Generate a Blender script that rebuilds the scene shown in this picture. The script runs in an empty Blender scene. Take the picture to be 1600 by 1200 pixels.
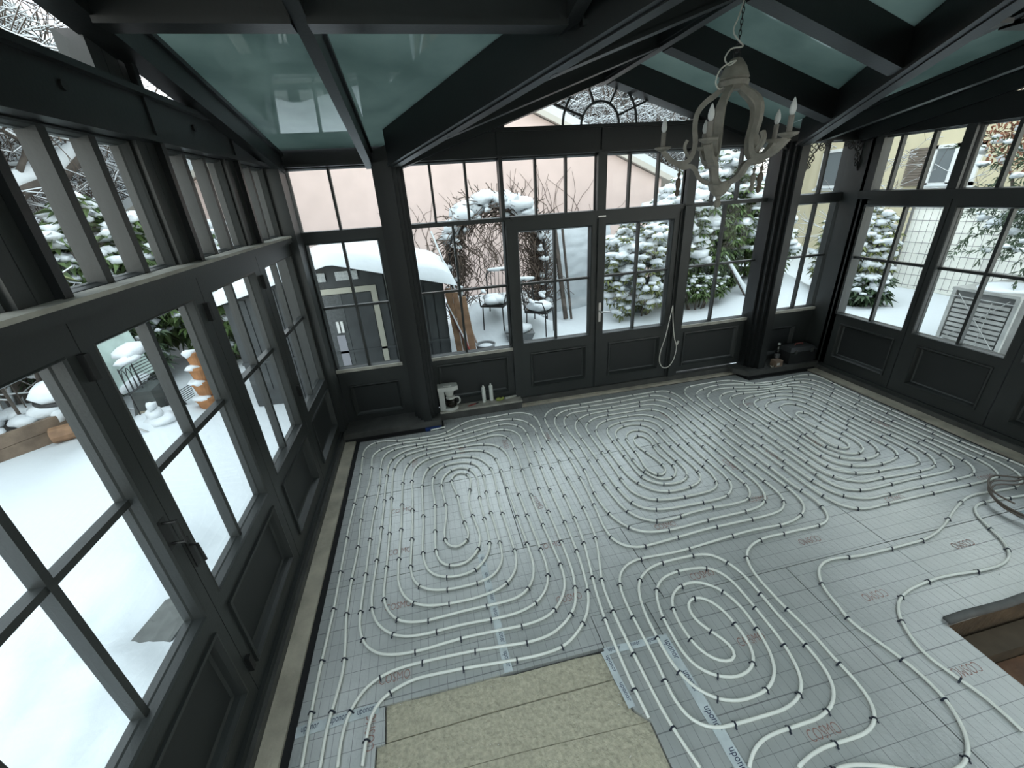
import bpy, bmesh, math, random
import numpy as np
from mathutils import Vector, Matrix, noise
R = math.radians
PI = math.pi
random.seed(7)
rng = np.random.default_rng(7)
S = bpy.context.scene
COL = S.collection

# ------------------------------------------------------------------ camera
cd = bpy.data.cameras.new('camera')
cam = bpy.data.objects.new('camera', cd)
COL.objects.link(cam)
cd.sensor_width = 36.0
cd.lens = 14.557
cd.clip_start = 0.02
cd.clip_end = 300
cam.matrix_world = Matrix(((0.975414, 0.141799, -0.168702, 0.0), (-0.212154, 0.396987, -0.892968, 0.0),
                           (-0.05965, 0.906804, 0.41731, 2.5), (0, 0, 0, 1)))
S.camera = cam

# ------------------------------------------------------------------ world: pale overcast winter sky
W = bpy.data.worlds.new('overcast_sky')
S.world = W
W.use_nodes = True
nt = W.node_tree
nt.nodes.clear()
wo = nt.nodes.new('ShaderNodeOutputWorld')
wb = nt.nodes.new('ShaderNodeBackground')
tc = nt.nodes.new('ShaderNodeTexCoord')
sx = nt.nodes.new('ShaderNodeSeparateXYZ')
cr = nt.nodes.new('ShaderNodeValToRGB')
cr.color_ramp.elements[0].position = 0.0
cr.color_ramp.elements[0].color = (1.0, 0.97, 0.90, 1)
cr.color_ramp.elements[1].position = 0.45
cr.color_ramp.elements[1].color = (0.83, 0.92, 1.0, 1)
nt.links.new(tc.outputs['Generated'], sx.inputs[0])
nt.links.new(sx.outputs['Z'], cr.inputs[0])
nt.links.new(cr.outputs[0], wb.inputs['Color'])
wb.inputs['Strength'].default_value = 1.3
nt.links.new(wb.outputs[0], wo.inputs[0])

# ------------------------------------------------------------------ colour management
S.view_settings.view_transform = 'Standard'
S.view_settings.look = 'None'
S.view_settings.gamma = 1.0
S.view_settings.use_curve_mapping = False
S.view_settings.exposure = 1.48
S.cycles.use_denoising = True
S.cycles.transparent_max_bounces = 24
S.cycles.max_bounces = 14
S.cycles.diffuse_bounces = 7
S.cycles.caustics_reflective = False
S.cycles.caustics_refractive = False

# ------------------------------------------------------------------ materials
def mat(name, col, rough=0.5, metal=0.0, spec=0.5, vary=0.0, scale=8.0, bump=0.0, bscale=60.0, col2=None, thr=None):
    m = bpy.data.materials.new(name)
    m.use_nodes = True
    n = m.node_tree.nodes
    l = m.node_tree.links
    b = n['Principled BSDF']
    b.inputs['Base Color'].default_value = (*col, 1)
    b.inputs['Roughness'].default_value = rough
    b.inputs['Metallic'].default_value = metal
    b.inputs['Specular IOR Level'].default_value = spec
    if vary > 0 or col2 is not None:
        t = n.new('ShaderNodeTexCoord')
        nz = n.new('ShaderNodeTexNoise')
        nz.inputs['Scale'].default_value = scale
        nz.inputs['Detail'].default_value = 6
        l.new(t.outputs['Object'], nz.inputs['Vector'])
        r = n.new('ShaderNodeValToRGB')
        c2 = col2 if col2 is not None else tuple(min(1, c * (1 + vary)) for c in col)
        c1 = col if col2 is not None else tuple(c * (1 - vary) for c in col)
        r.color_ramp.elements[0].color = (*c1, 1)
        r.color_ramp.elements[1].color = (*c2, 1)
        lo, hi = thr if thr else (0.3, 0.7)
        r.color_ramp.elements[0].position = lo
        r.color_ramp.elements[1].position = hi
        l.new(nz.outputs['Fac'], r.inputs[0])
        l.new(r.outputs[0], b.inputs['Base Color'])
    if bump > 0:
        t2 = n.new('ShaderNodeTexCoord')
        n2 = n.new('ShaderNodeTexNoise')
        n2.inputs['Scale'].default_value = bscale
        n2.inputs['Detail'].default_value = 5
        l.new(t2.outputs['Object'], n2.inputs['Vector'])
        bp = n.new('ShaderNodeBump')
        bp.inputs['Strength'].default_value = bump
        bp.inputs['Distance'].default_value = 0.02
        l.new(n2.outputs['Fac'], bp.inputs['Height'])
        l.new(bp.outputs[0], b.inputs['Normal'])
    return m

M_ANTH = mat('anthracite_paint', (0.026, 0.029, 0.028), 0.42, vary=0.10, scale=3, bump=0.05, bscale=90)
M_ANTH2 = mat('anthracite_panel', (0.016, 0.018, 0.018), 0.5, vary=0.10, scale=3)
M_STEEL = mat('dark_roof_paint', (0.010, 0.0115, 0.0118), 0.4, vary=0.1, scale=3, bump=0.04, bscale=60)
M_SILL = mat('weathered_sill_lit_ledge', (0.36, 0.345, 0.30), 0.6, vary=0.22, scale=9, bump=0.2, bscale=40)
M_BATTEN = mat('grey_weathered_timber', (0.46, 0.42, 0.335), 0.65, vary=0.28, scale=5, bump=0.25, bscale=50)
M_THRESH = mat('dark_threshold_timber', (0.062, 0.062, 0.058), 0.6, vary=0.3, scale=6, bump=0.2, bscale=50)
M_BLACK = mat('black_edge_strip', (0.012, 0.012, 0.013), 0.8)
M_IRON = mat('black_iron', (0.012, 0.012, 0.012), 0.5)
M_CHROME = mat('brushed_chrome', (0.55, 0.55, 0.54), 0.3, metal=1.0)
M_PIPE = mat('ivory_plastic_pipe', (0.84, 0.85, 0.78), 0.30, vary=0.04, scale=2)
M_CLIP = mat('dark_blue_clip_plastic', (0.008, 0.014, 0.028), 0.45)
M_CONC = mat('bare_concrete', (0.43, 0.40, 0.30), 0.85, vary=0.2, scale=48, bump=0.9, bscale=38)
M_BASE = mat('concrete_base', (0.05, 0.05, 0.048), 0.9, vary=0.3, scale=4)
M_WALLIN = mat('house_plaster', (0.62, 0.62, 0.58), 0.85, vary=0.05)

def glass_mat(name, tint=(0.96, 0.985, 0.975), ior=1.45, haze=0.0):
    m = bpy.data.materials.new(name)
    m.use_nodes = True
    n = m.node_tree.nodes
    l = m.node_tree.links
    n.clear()
    o = n.new('ShaderNodeOutputMaterial')
    tr = n.new('ShaderNodeBsdfTransparent')
    tr.inputs[0].default_value = (*tint, 1)
    gl = n.new('ShaderNodeBsdfGlossy')
    gl.inputs['Roughness'].default_value = 0.01
    fr = n.new('ShaderNodeFresnel')
    fr.inputs['IOR'].default_value = ior
    mx = n.new('ShaderNodeMixShader')
    ge = n.new('ShaderNodeNewGeometry')
    inv = n.new('ShaderNodeMath')
    inv.operation = 'SUBTRACT'
    inv.inputs[0].default_value = 1.0
    l.new(ge.outputs['Backfacing'], inv.inputs[1])
    mu = n.new('ShaderNodeMath')
    mu.operation = 'MULTIPLY'
    l.new(fr.outputs[0], mu.inputs[0])
    l.new(inv.outputs[0], mu.inputs[1])
    l.new(mu.outputs[0], mx.inputs[0])
    l.new(tr.outputs[0], mx.inputs[1])
    l.new(gl.outputs[0], mx.inputs[2])
    l.new(mx.outputs[0], o.inputs[0])
    return m

M_GLASS = glass_mat('window_glass', (0.91, 0.935, 0.925), 1.25)
M_CARAFE = glass_mat('carafe_glass', (0.85, 0.88, 0.86), 1.45)

def roof_glass_mat():
    # glazing whose upper side lies under snow: a glossy face over a dim translucent layer
    m = bpy.data.materials.new('snow_covered_roof_glass')
    m.use_nodes = True
    n = m.node_tree.nodes
    l = m.node_tree.links
    n.clear()
    o = n.new('ShaderNodeOutputMaterial')
    t = n.new('ShaderNodeTexCoord')
    nz = n.new('ShaderNodeTexNoise')
    nz.inputs['Scale'].default_value = 1.6
    nz.inputs['Detail'].default_value = 7
    l.new(t.outputs['Object'], nz.inputs['Vector'])
    r = n.new('ShaderNodeValToRGB')
    r.color_ramp.elements[0].position = 0.35
    r.color_ramp.elements[1].position = 0.7
    r.color_ramp.elements[0].color = (0.24, 0.31, 0.29, 1)
    r.color_ramp.elements[1].color = (0.40, 0.48, 0.45, 1)
    l.new(nz.outputs['Fac'], r.inputs[0])
    ts = n.new('ShaderNodeBsdfTranslucent')
    df = n.new('ShaderNodeBsdfDiffuse')
    df.inputs[0].default_value = (0.06, 0.085, 0.08, 1)
    l.new(r.outputs[0], ts.inputs[0])
    a = n.new('ShaderNodeAddShader')
    l.new(ts.outputs[0], a.inputs[0])
    l.new(df.outputs[0], a.inputs[1])
    gl = n.new('ShaderNodeBsdfGlossy')
    gl.inputs['Roughness'].default_value = 0.03
    fr = n.new('ShaderNodeFresnel')
    fr.inputs['IOR'].default_value = 2.0
    mx = n.new('ShaderNodeMixShader')
    l.new(fr.outputs[0], mx.inputs[0])
    l.new(a.outputs[0], mx.inputs[1])
    l.new(gl.outputs[0], mx.inputs[2])
    l.new(mx.outputs[0], o.inputs[0])
    return m
M_RGLASS = roof_glass_mat()

def foil_mat():
    # laminated insulation foil with a printed 10 cm grid (flat print), scuffs and fine relief
    m = mat('grid_printed_foil', (0.36, 0.385, 0.385), 0.42, metal=0.4, spec=0.8)
    n = m.node_tree.nodes
    l = m.node_tree.links
    b = n['Principled BSDF']
    g = n.new('ShaderNodeNewGeometry')
    sp = n.new('ShaderNodeSeparateXYZ')
    l.new(g.outputs['Position'], sp.inputs[0])
    def math_(op, a, bv=None, c=None):
        k = n.new('ShaderNodeMath')
        k.operation = op
        for i, v in enumerate((a, bv, c)):
            if v is None:
                continue
            if isinstance(v, (int, float)):
                k.inputs[i].default_value = v
            else:
                l.new(v, k.inputs[i])
        return k.outputs[0]
    def line(axis, step, half):
        q = math_('PINGPONG', axis, step / 2.0)       # 0 on each multiple of step
        return math_('LESS_THAN', q, half)
    lx = math_('MAXIMUM', line(sp.outputs['X'], 0.1, 0.0013), line(sp.outputs['Y'], 0.1, 0.0015))
    fx = math_('MAXIMUM', line(sp.outputs['X'], 0.05, 0.0007), line(sp.outputs['Y'], 0.5, 0.0028))
    ln = math_('MAXIMUM', lx, fx)
    nz = n.new('ShaderNodeTexNoise')
    nz.inputs['Scale'].default_value = 2.3
    nz.inputs['Detail'].default_value = 8
    nz.inputs['Roughness'].default_value = 0.65
    l.new(g.outputs['Position'], nz.inputs['Vector'])
    r = n.new('ShaderNodeValToRGB')
    r.color_ramp.elements[0].position = 0.3
    r.color_ramp.elements[0].color = (0.46, 0.475, 0.462, 1)
    r.color_ramp.elements[1].position = 0.72
    r.color_ramp.elements[1].color = (0.58, 0.59, 0.575, 1)
    l.new(nz.outputs['Fac'], r.inputs[0])
    wear = math_('MULTIPLY', ln, math_('ADD', nz.outputs['Fac'], 0.15))
    mx = n.new('ShaderNodeMix')
    mx.data_type = 'RGBA'
    l.new(wear, mx.inputs[0])
    l.new(r.outputs[0], mx.inputs[6])
    mx.inputs[7].default_value = (0.10, 0.10, 0.11, 1)
    l.new(mx.outputs[2], b.inputs['Base Color'])
    n2 = n.new('ShaderNodeTexNoise')
    n2.inputs['Scale'].default_value = 45
    n2.inputs['Detail'].default_value = 4
    l.new(g.outputs['Position'], n2.inputs['Vector'])
    bp = n.new('ShaderNodeBump')
    bp.inputs['Strength'].default_value = 0.18
    bp.inputs['Distance'].default_value = 0.01
    l.new(n2.outputs['Fac'], bp.inputs['Height'])
    l.new(bp.outputs[0], b.inputs['Normal'])
    rr = n.new('ShaderNodeMapRange')
    rr.inputs[3].default_value = 0.25
    rr.inputs[4].default_value = 0.42
    l.new(nz.outputs['Fac'], rr.inputs[0])
    l.new(rr.outputs[0], b.inputs['Roughness'])
    return m
M_FOIL = foil_mat()
M_FOILSIDE = mat('grey_foam_edge', (0.20, 0.205, 0.205), 0.7)
M_RED = mat('faded_red_print', (0.32, 0.175, 0.145), 0.6)
M_BLUEP = mat('dark_blue_print', (0.006, 0.014, 0.055), 0.5)
M_TAPE = mat('clear_white_tape', (0.52, 0.57, 0.58), 0.25, spec=0.6, vary=0.12, scale=14)

# ------------------------------------------------------------------ mesh helpers
class MB:
    def __init__(s):
        s.v = []
        s.f = []
    def box(s, a, b, map_=None):
        x0, x1 = sorted((a[0], b[0]))
        y0, y1 = sorted((a[1], b[1]))
        z0, z1 = sorted((a[2], b[2]))
        i = len(s.v)
        p = [(x, y, z) for x in (x0, x1) for y in (y0, y1) for z in (z0, z1)]
        s.v += [map_(*q) for q in p] if map_ else p
        s.f += [tuple(i + k for k in q) for q in ((0, 1, 3, 2), (4, 6, 7, 5), (0, 4, 5, 1), (2, 3, 7, 6), (0, 2, 6, 4), (1, 5, 7, 3))]
        return s
    def hexa(s, p):
        i = len(s.v)
        s.v += [tuple(q) for q in p]       # 4 bottom + 4 top, same winding
        s.f += [tuple(i + k for k in q) for q in ((3, 2, 1, 0), (4, 5, 6, 7), (0, 1, 5, 4), (1, 2, 6, 5), (2, 3, 7, 6), (3, 0, 4, 7))]
        return s
    def bar(s, p, q, w, h, up=(0, 0, 1)):
        p, q, up = Vector(p), Vector(q), Vector(up)
        t = (q - p).normalized()
        sd = t.cross(up)
        if sd.length < 1e-4:
            sd = t.cross(Vector((1, 0, 0)))
        sd.normalize()
        u = sd.cross(t).normalized()
        c = [(-w / 2, -h / 2), (w / 2, -h / 2), (w / 2, h / 2), (-w / 2, h / 2)]
        s.hexa([p + sd * a + u * b for a, b in c] + [q + sd * a + u * b for a, b in c])
        return s
    def tube(s, pts, r, n=8, cap=True):
        pts = [Vector(p) for p in pts]
        rs = r if isinstance(r, (list, tuple)) else [r] * len(pts)
        base = len(s.v)
        nrm = None
        for k, p in enumerate(pts):
            t = (pts[min(k + 1, len(pts) - 1)] - pts[max(k - 1, 0)])
            t = t.normalized() if t.length > 1e-9 else Vector((0, 0, 1))
            if nrm is None:
                a = Vector((0, 0, 1)) if abs(t.z) < 0.9 else Vector((1, 0, 0))
                nrm = (a - t * a.dot(t)).normalized()
            else:
                nrm = nrm - t * nrm.dot(t)
                nrm = nrm.normalized() if nrm.length > 1e-6 else t.orthogonal().normalized()
            b = t.cross(nrm)
            for j in range(n):
                a = 2 * PI * j / n
                s.v.append(tuple(p + (nrm * math.cos(a) + b * math.sin(a)) * rs[k]))
        for k in range(len(pts) - 1):
            for j in range(n):
                a, b_ = base + k * n + j, base + k * n + (j + 1) % n
                s.f.append((a, b_, b_ + n, a + n))
        if cap:
            s.f.append(tuple(base + j for j in range(n))[::-1])
            s.f.append(tuple(base + (len(pts) - 1) * n + j for j in range(n)))
        return s
    def lathe(s, prof, n=20, c=(0, 0, 0), sy=1.0):
        base = len(s.v)
        for r, z in prof:
            for j in range(n):
                a = 2 * PI * j / n
                s.v.append((c[0] + r * math.cos(a), c[1] + r * sy * math.sin(a), c[2] + z))
        for k in range(len(prof) - 1):
            for j in range(n):
                a, b_ = base + k * n + j, base + k * n + (j + 1) % n
                s.f.append((a, b_, b_ + n, a + n))
        s.f.append(tuple(base + j for j in range(n))[::-1])
        s.f.append(tuple(base + (len(prof) - 1) * n + j for j in range(n)))
        return s
    def prism(s, poly, z0, z1, axis='z', map_=None):
        base = len(s.v)
        n = len(poly)
        for z in (z0, z1):
            for a, b in poly:
                q = {'z': (a, b, z), 'y': (a, z, b), 'x': (z, a, b)}[axis]
                s.v.append(map_(*q) if map_ else q)
        s.f.append(tuple(base + j for j in range(n))[::-1])
        s.f.append(tuple(base + n + j for j in range(n)))
        for j in range(n):
            k = (j + 1) % n
            s.f.append((base + j, base + k, base + n + k, base + n + j))
        return s
    def ring(s, map_, u0, u1, z0, z1, prof):
        """sweep profile [(inset, depth)] round a rectangle, mitred"""
        base = len(s.v)
        for t, d in prof:
            for u, z in ((u0 + t, z0 + t), (u1 - t, z0 + t), (u1 - t, z1 - t), (u0 + t, z1 - t)):
                s.v.append(map_(u, d, z))
        for k in range(len(prof) - 1):
            for j in range(4):
                a, b = base + k * 4 + j, base + k * 4 + (j + 1) % 4
                s.f.append((a, b, b + 4, a + 4))
        return s
    def arrays(s, v, f):
        base = len(s.v)
        s.v += [tuple(q) for q in v]
        s.f += [tuple(base + k for k in q) for q in f]
        return s
    def mesh(s, name, m, smooth=False, recalc=True):
        me = bpy.data.meshes.new(name)
        me.from_pydata(s.v, [], s.f)
        if recalc:
            bm = bmesh.new()
            bm.from_mesh(me)
            bmesh.ops.recalc_face_normals(bm, faces=bm.faces)
            bm.to_mesh(me)
            bm.free()
        if smooth:
            me.polygons.foreach_set('use_smooth', [True] * len(me.polygons))
        for q in (m if isinstance(m, (list, tuple)) else [m]):
            me.materials.append(q)
        me.update()
        return me
    def build(s, name, m, parent=None, smooth=False, recalc=True, **kw):
        o = bpy.data.objects.new(name, s.mesh(name, m, smooth, recalc))
        COL.objects.link(o)
        if parent is not None:
            attach(o, parent)
        for k, v in kw.items():
            o[k] = v
        return o

def attach(o, parent):
    o.parent = parent
    o.matrix_parent_inverse = parent_world(parent).inverted()
def parent_world(p):
    m = p.matrix_basis.copy()
    if p.parent is not None:
        m = parent_world(p.parent) @ p.matrix_parent_inverse @ m
    return m
def empty(name, loc=(0, 0, 0), rz=0.0):
    o = bpy.data.objects.new(name, None)
    o.empty_display_size = 0.1
    o.location = loc
    o.rotation_euler = (0, 0, rz)
    COL.objects.link(o)
    return o
def thing(name, label, cat, loc=(0, 0, 0), rz=0.0, group=None):
    o = empty(name, loc, rz)
    return tag(o, label, cat, group)
def tag(o, label, cat, group=None):
    o['label'] = label
    o['category'] = cat
    if group:
        o['group'] = group
    return o
def structure(name, label, loc=(0, 0, 0), cat=None):
    o = empty(name, loc)
    o['kind'] = 'structure'
    o['label'] = label
    o['category'] = cat or name.split('_')[0]
    return o
def copy_tree(o, parent=None):
    c = o.copy()
    COL.objects.link(c)
    if parent is not None:
        c.parent = parent
        c.matrix_parent_inverse = o.matrix_parent_inverse.copy()
    for ch in list(o.children):
        copy_tree(ch, c)
    return c
# ------------------------------------------------------------------ the walls: local coordinates (u along, d inwards, z up)
XL, XR, YB = -1.28, 5.33, 4.77
def left(u, d, z): return (XL + d, u, z)
def right(u, d, z): return (XR - d, u, z)
def back(u, d, z): return (u, YB - d, z)

win_no = [0]
door_no = [0]
def glazed(map_, kind, label, u0, u1, zb, zt, gl, um=(), zm=(), panel=None, face=0.06, mun=0.028, bottom=None, deep=0.03, drop=None, groove=True):
    """one sash, door leaf or fixed light; gl = visible glass (u0,u1,z0,z1)"""
    ctr = win_no if kind == 'window' else door_no
    ctr[0] += 1
    uc = (u0 + u1) / 2
    o = structure('%s_%d' % (kind, ctr[0]), label, map_(uc, 0, zb), kind)
    g0, g1, h0, h1 = gl
    e = 0.022
    f = MB()
    dB, dF = -0.03, face
    f.box((u0, dB, zb), (g0 - e, dF, zt), map_)
    f.box((g1 + e, dB, zb), (u1, dF, zt), map_)
    f.box((g0 - e, dB, h1 + e), (g1 + e, dF, zt), map_)
    if panel:
        p0, p1, q0, q1 = panel
        f.box((g0 - e, dB, q1), (g1 + e, dF, h0 - e), map_)
        f.box((g0 - e, dB, zb), (g1 + e, dF, q0), map_)
        if p0 > g0 - e:
            f.box((g0 - e, dB, q0), (p0, dF, q1), map_)
        if p1 < g1 + e:
            f.box((p1, dB, q0), (g1 + e, dF, q1), map_)
    else:
        f.box((g0 - e, dB, zb), (g1 + e, dF, h0 - e), map_)
    f.build('frame', M_ANTH, o)
    MB().ring(map_, g0 - e, g1 + e, h0 - e, h1 + e, [(0, dF), (0.006, dF + 0.004), (0.012, dF - 0.006), (0.018, 0.02), (e, 0.012), (e, -0.02)]).build('glazing_bead', M_ANTH, o)
    if panel:
        p0, p1, q0, q1 = panel
        MB().box((p0 - 0.01, -0.02, q0 - 0.01), (p1 + 0.01, 0.022, q1 + 0.01), map_).build('panel', M_ANTH2, o)
        MB().ring(map_, p0, p1, q0, q1, [(0, dF), (0.0, dF + 0.014), (0.014, dF + 0.017), (0.026, dF - 0.004), (0.036, 0.03), (0.05, 0.022)]).build('panel_moulding', M_ANTH, o)
    us = [g0] + list(um) + [g1]
    zs = [h0] + list(zm) + [h1]
    for u in um:
        MB().box((u - mun / 2, -0.02, h0 - 0.01), (u + mun / 2, deep, h1 + 0.01), map_).build('muntin', M_ANTH, o)
    for z in zm:
        for k in range(len(us) - 1):
            a = us[k] + (mun / 2 if k else 0)
            b = us[k + 1] - (mun / 2 if k < len(us) - 2 else 0)
            MB().box((a - 0.005, -0.02, z - mun / 2), (b + 0.005, deep * 0.85, z + mun / 2), map_).build('muntin', M_ANTH, o)
    for i in range(len(us) - 1):
        for j in range(len(zs) - 1):
            MB().box((us[i] - 0.008, -0.004, zs[j] - 0.008), (us[i + 1] + 0.008, 0.002, zs[j + 1] + 0.008), map_).build('glass_pane', M_GLASS, o)
    if bottom:
        MB().box((g0 - e - 0.01, 0.0, h0 - e - 0.03), (g1 + e + 0.01, face + 0.025, h0 - e + 0.006), map_).build('sill', M_SILL, o)
    return o

# ---- floor base and insulation boards
floor = structure('floor', 'concrete floor laid with grey grid-printed insulation boards')
fb = MB()
fb.box((-1.35, -4.2, -0.12), (2.7, 5.0, -0.03)).box((2.7, 1.12, -0.12), (5.5, 5.0, -0.03)).box((2.7, -4.2, -0.12), (5.5, -0.9, -0.03))
fb.build('concrete_base', M_BASE, floor)
def board(poly, dz=0.0, tilt=0.0):
    m = MB().prism(poly, -0.03, dz)
    o = m.build('insulation_board', [M_FOIL], floor)
    return o
g = 0.003
board([(-1.0, 3.34 + g), (1.55 - g, 3.34 + g), (1.55 - g, 4.6), (-0.03, 4.6), (-0.03, 4.37), (-1.0, 4.37)])
board([(1.55 + g, 3.34 + g), (5.03, 3.34 + g), (5.03, 4.36), (4.1, 4.36), (4.06, 4.58), (1.55 + g, 4.6)], 0.001)
board([(-1.0, 2.345 + g), (0.45 - g, 2.345 + g), (0.45 - g, 3.34 - g), (-1.0, 3.34 - g)], -0.001)
board([(0.45 + g, 2.345 + g), (2.9 - g, 2.345 + g), (2.9 - g, 3.34 - g), (0.45 + g, 3.34 - g)])
board([(2.9 + g, 2.345 + g), (5.03, 2.345 + g), (5.03, 3.34 - g), (2.9 + g, 3.34 - g)], -0.0015)
board([(-1.0, 1.47 + g), (0.73, 1.47 + g), (0.73, 1.68), (1.25 - g, 1.68), (1.25 - g, 2.345 - g), (-1.0, 2.345 - g)])
board([(1.25 + g, 1.68 + g), (3.05 - g, 1.68 + g), (3.05 - g, 2.345 - g), (1.25 + g, 2.345 - g)], -0.001)
board([(3.05 + g, 1.68 + g), (5.03, 1.68 + g), (5.03, 2.345 - g), (3.05 + g, 2.345 - g)], 0.0005)
board([(-1.0, -0.88), (-0.58, -0.88), (-0.58, 1.29), (-0.535, 1.29), (-0.545, 1.47 - g), (-1.0, 1.47 - g)], -0.0005)
board([(0.735, 1.44), (0.72, 1.30), (0.75, 1.13), (0.81, 1.06), (0.815, -0.88), (1.11 - g, -0.88), (1.11 - g, 1.44)], -0.0005)
board([(0.735, 1.44 + g), (1.11 - g, 1.44 + g), (1.11 - g, 1.68 - g), (0.735, 1.68 - g)])
board([(1.11 + g, -0.88), (2.185 - g, -0.88), (2.185 - g, 1.68 - g), (1.11 + g, 1.68 - g)])
board([(2.185 + g, -0.88), (2.75, -0.88), (2.755, 1.095), (3.05 - g, 1.098), (3.05 - g, 1.68 - g), (2.185 + g, 1.68 - g)], 0.001)
board([(3.05 + g, 1.098), (5.03, 1.10), (5.03, 1.68 - g), (3.05 + g, 1.68 - g)], -0.0005)
# bare concrete left open between the boards
cp = MB()
outl = [(-0.575, -0.88), (-0.575, 1.285), (-0.53, 1.285), (-0.54, 1.48), (-0.38, 1.47), (0.07, 1.472), (0.17, 1.46), (0.55, 1.46), (0.715, 1.45), (0.715, 1.3), (0.745, 1.13), (0.81, 1.055), (0.81, -0.88)]
cp.prism([(-0.53, 1.30)] + outl[3:9] + [(0.715, 1.302), (0.01, 1.307)], -0.03, -0.013)
cp.prism([(-0.575, 1.296), (0.01, 1.302), (0.715, 1.297), (0.745, 1.13), (0.80, 1.07), (0.09, 1.102), (-0.575, 1.112)], -0.03, -0.017)
cp.prism([(-0.575, 1.108), (0.09, 1.098), (0.805, 1.066), (0.81, -0.88), (-0.575, -0.88)], -0.03, -0.014)
cp.build('concrete_patch', M_CONC, floor)
# sunken pit with planks at the right
pit = MB()
pit.box((2.7, -0.9, -0.36), (5.5, 1.15, -0.33))
pit.box((2.70, -0.9, -0.36), (2.745, 1.10, -0.03)).box((2.70, 1.105, -0.36), (5.5, 1.15, -0.03))
pit.build('pit', mat('brown_earth', (0.10, 0.065, 0.035), 0.9, vary=0.4, scale=7, bump=0.6, bscale=20), floor)
M_PLANK = mat('brown_plank', (0.13, 0.062, 0.03), 0.65, vary=0.35, scale=7, bump=0.2, bscale=40)
for k in range(5):
    y = 0.96 - k * 0.155
    MB().box((2.76, y - 0.145, -0.33), (4.9, y, -0.30 + 0.008 * (k % 2))).build('plank', M_PLANK, floor)
MB().box((2.76, 0.965, -0.33), (4.9, 1.09, -0.20)).build('joist', mat('brown_joist', (0.09, 0.065, 0.04), 0.7, vary=0.3, scale=6), floor)
roll = MB()
roll.tube([(2.775 + 0.15 * k, 1.105 + 0.004 * math.sin(k * 1.7), 0.012) for k in range(16)], 0.024, 10)
roll.build('edge_strip', mat('dark_grey_foam', (0.10, 0.10, 0.095), 0.7, vary=0.25, scale=9), floor, smooth=True)

# ---- perimeter timbers, thresholds and plinths
def wall_obj(name, label):
    return structure(name, label)
wl = wall_obj('wall_left', 'left conservatory wall of dark glazed sashes above panelled bases')
wbk = wall_obj('wall_back', 'back conservatory wall with glazed doors, posts and arched gable light')
wr = wall_obj('wall_right', 'right conservatory wall of dark glazed sashes above panelled bases')
MB().box((-1.05, -4.0, -0.03), (-1.003, 4.42, -0.018)).build('edge_insulation', M_BLACK, wl)
MB().box((-1.168, -4.0, -0.03), (-1.052, 4.42, 0.0)).build('floor_batten', M_BATTEN, wl)
MB().box((-1.30, -4.0, -0.03), (-1.17, 4.6, 0.05)).build('threshold', M_THRESH, wl)
MB().box((-1.34, -4.0, 0.05), (-1.195, 4.6, 0.092)).build('threshold_lip', M_ANTH, wl)
MB().box((5.035, 1.1, -0.03), (5.085, 4.42, -0.018)).build('edge_insulation', M_BLACK, wr)
MB().box((5.088, 1.1, -0.03), (5.225, 4.42, 0.0)).build('floor_batten', M_BATTEN, wr)
MB().box((5.228, -4.0, -0.03), (5.36, 4.6, 0.05)).build('threshold', M_THRESH, wr)
MB().box((5.25, -4.0, 0.05), (5.39, 4.6, 0.092)).build('threshold_lip', M_ANTH, wr)
MB().box((-0.03, 4.60, -0.03), (4.1, 4.635, -0.018)).build('edge_insulation', M_BLACK, wbk)
MB().box((-0.03, 4.637, -0.03), (4.12, 4.70, 0.012)).build('floor_batten', M_BATTEN, wbk)
MB().box((0.98, 4.69, -0.03), (4.12, 4.85, 0.085)).build('threshold', M_THRESH, wbk)
MB().box((-0.05, 4.585, 0.0), (0.98, 4.85, 0.115)).build('threshold_shelf', M_THRESH, wbk)
MB().box((-0.05, 4.578, 0.094), (0.985, 4.85, 0.118)).build('shelf_board', M_SILL, wbk)
# corner plinths with recessed dark foot
for a, b, nm in ((-1.17, -0.05, 0), (4.13, 5.23, 1)):
    MB().box((a, 4.45, -0.03), (b, 4.74, 0.03)).build('plinth_foot', M_BLACK, wbk)
    MB().box((a, 4.42, 0.03), (b, 4.74, 0.10)).build('plinth', M_THRESH, wbk)
    MB().box((a, 4.415, 0.085), (b, 4.74, 0.104)).build('plinth_board', M_THRESH, wbk)
# splayed end of the right plinth
MB().prism([(4.02, 4.60), (4.13, 4.42), (4.13, 4.74), (4.02, 4.74)], 0.03, 0.10).build('plinth', M_THRESH, wbk)

# ---- left wall
LZ0 = 0.095
sash = [(0.745, 1.668, 0.845, 1.58, ''), (1.672, 2.612, 1.76, 2.495, ''), (2.616, 3.565, 2.737, 3.438, ''), (3.57, 4.545, 3.698, 4.442, '')]
names_l = ['glazed left-wall sash nearest the camera, pull handle on its far stile', 'second left-wall sash from the camera, lever handle on its near stile',
           'third left-wall sash from the camera, looking onto the dark shed', 'left-wall sash beside the back corner, dark shed wall behind it']
lsash = []
for (u0, u1, g0, g1, _), nm in zip(sash, names_l):
    um = (g0 + g1) / 2
    if nm.startswith('glazed left'):
        um = 1.19
    lsash.append(glazed(left, 'window', nm, u0, u1, LZ0, 2.19, (g0, g1, 0.81, 2.07), (um,), (1.49,), (g0 - 0.01, g1 + 0.01, 0.22, 0.69)))
lsash.append(glazed(left, 'window', 'left-wall sash beside the camera, mostly outside the picture', -0.20, 0.74, LZ0, 2.19, (-0.1, 0.63, 0.81, 2.07), (0.265,), (1.49,), (-0.11, 0.64, 0.22, 0.69)))
MB().box((-1.36, -4.0, 2.19), (-1.205, 4.55, 2.205)).build('head_rail', M_ANTH, wl)
MB().box((-1.40, -4.0, 2.205), (-1.175, 4.47, 2.245)).build('ledge_moulding', M_ANTH, wl)
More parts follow.
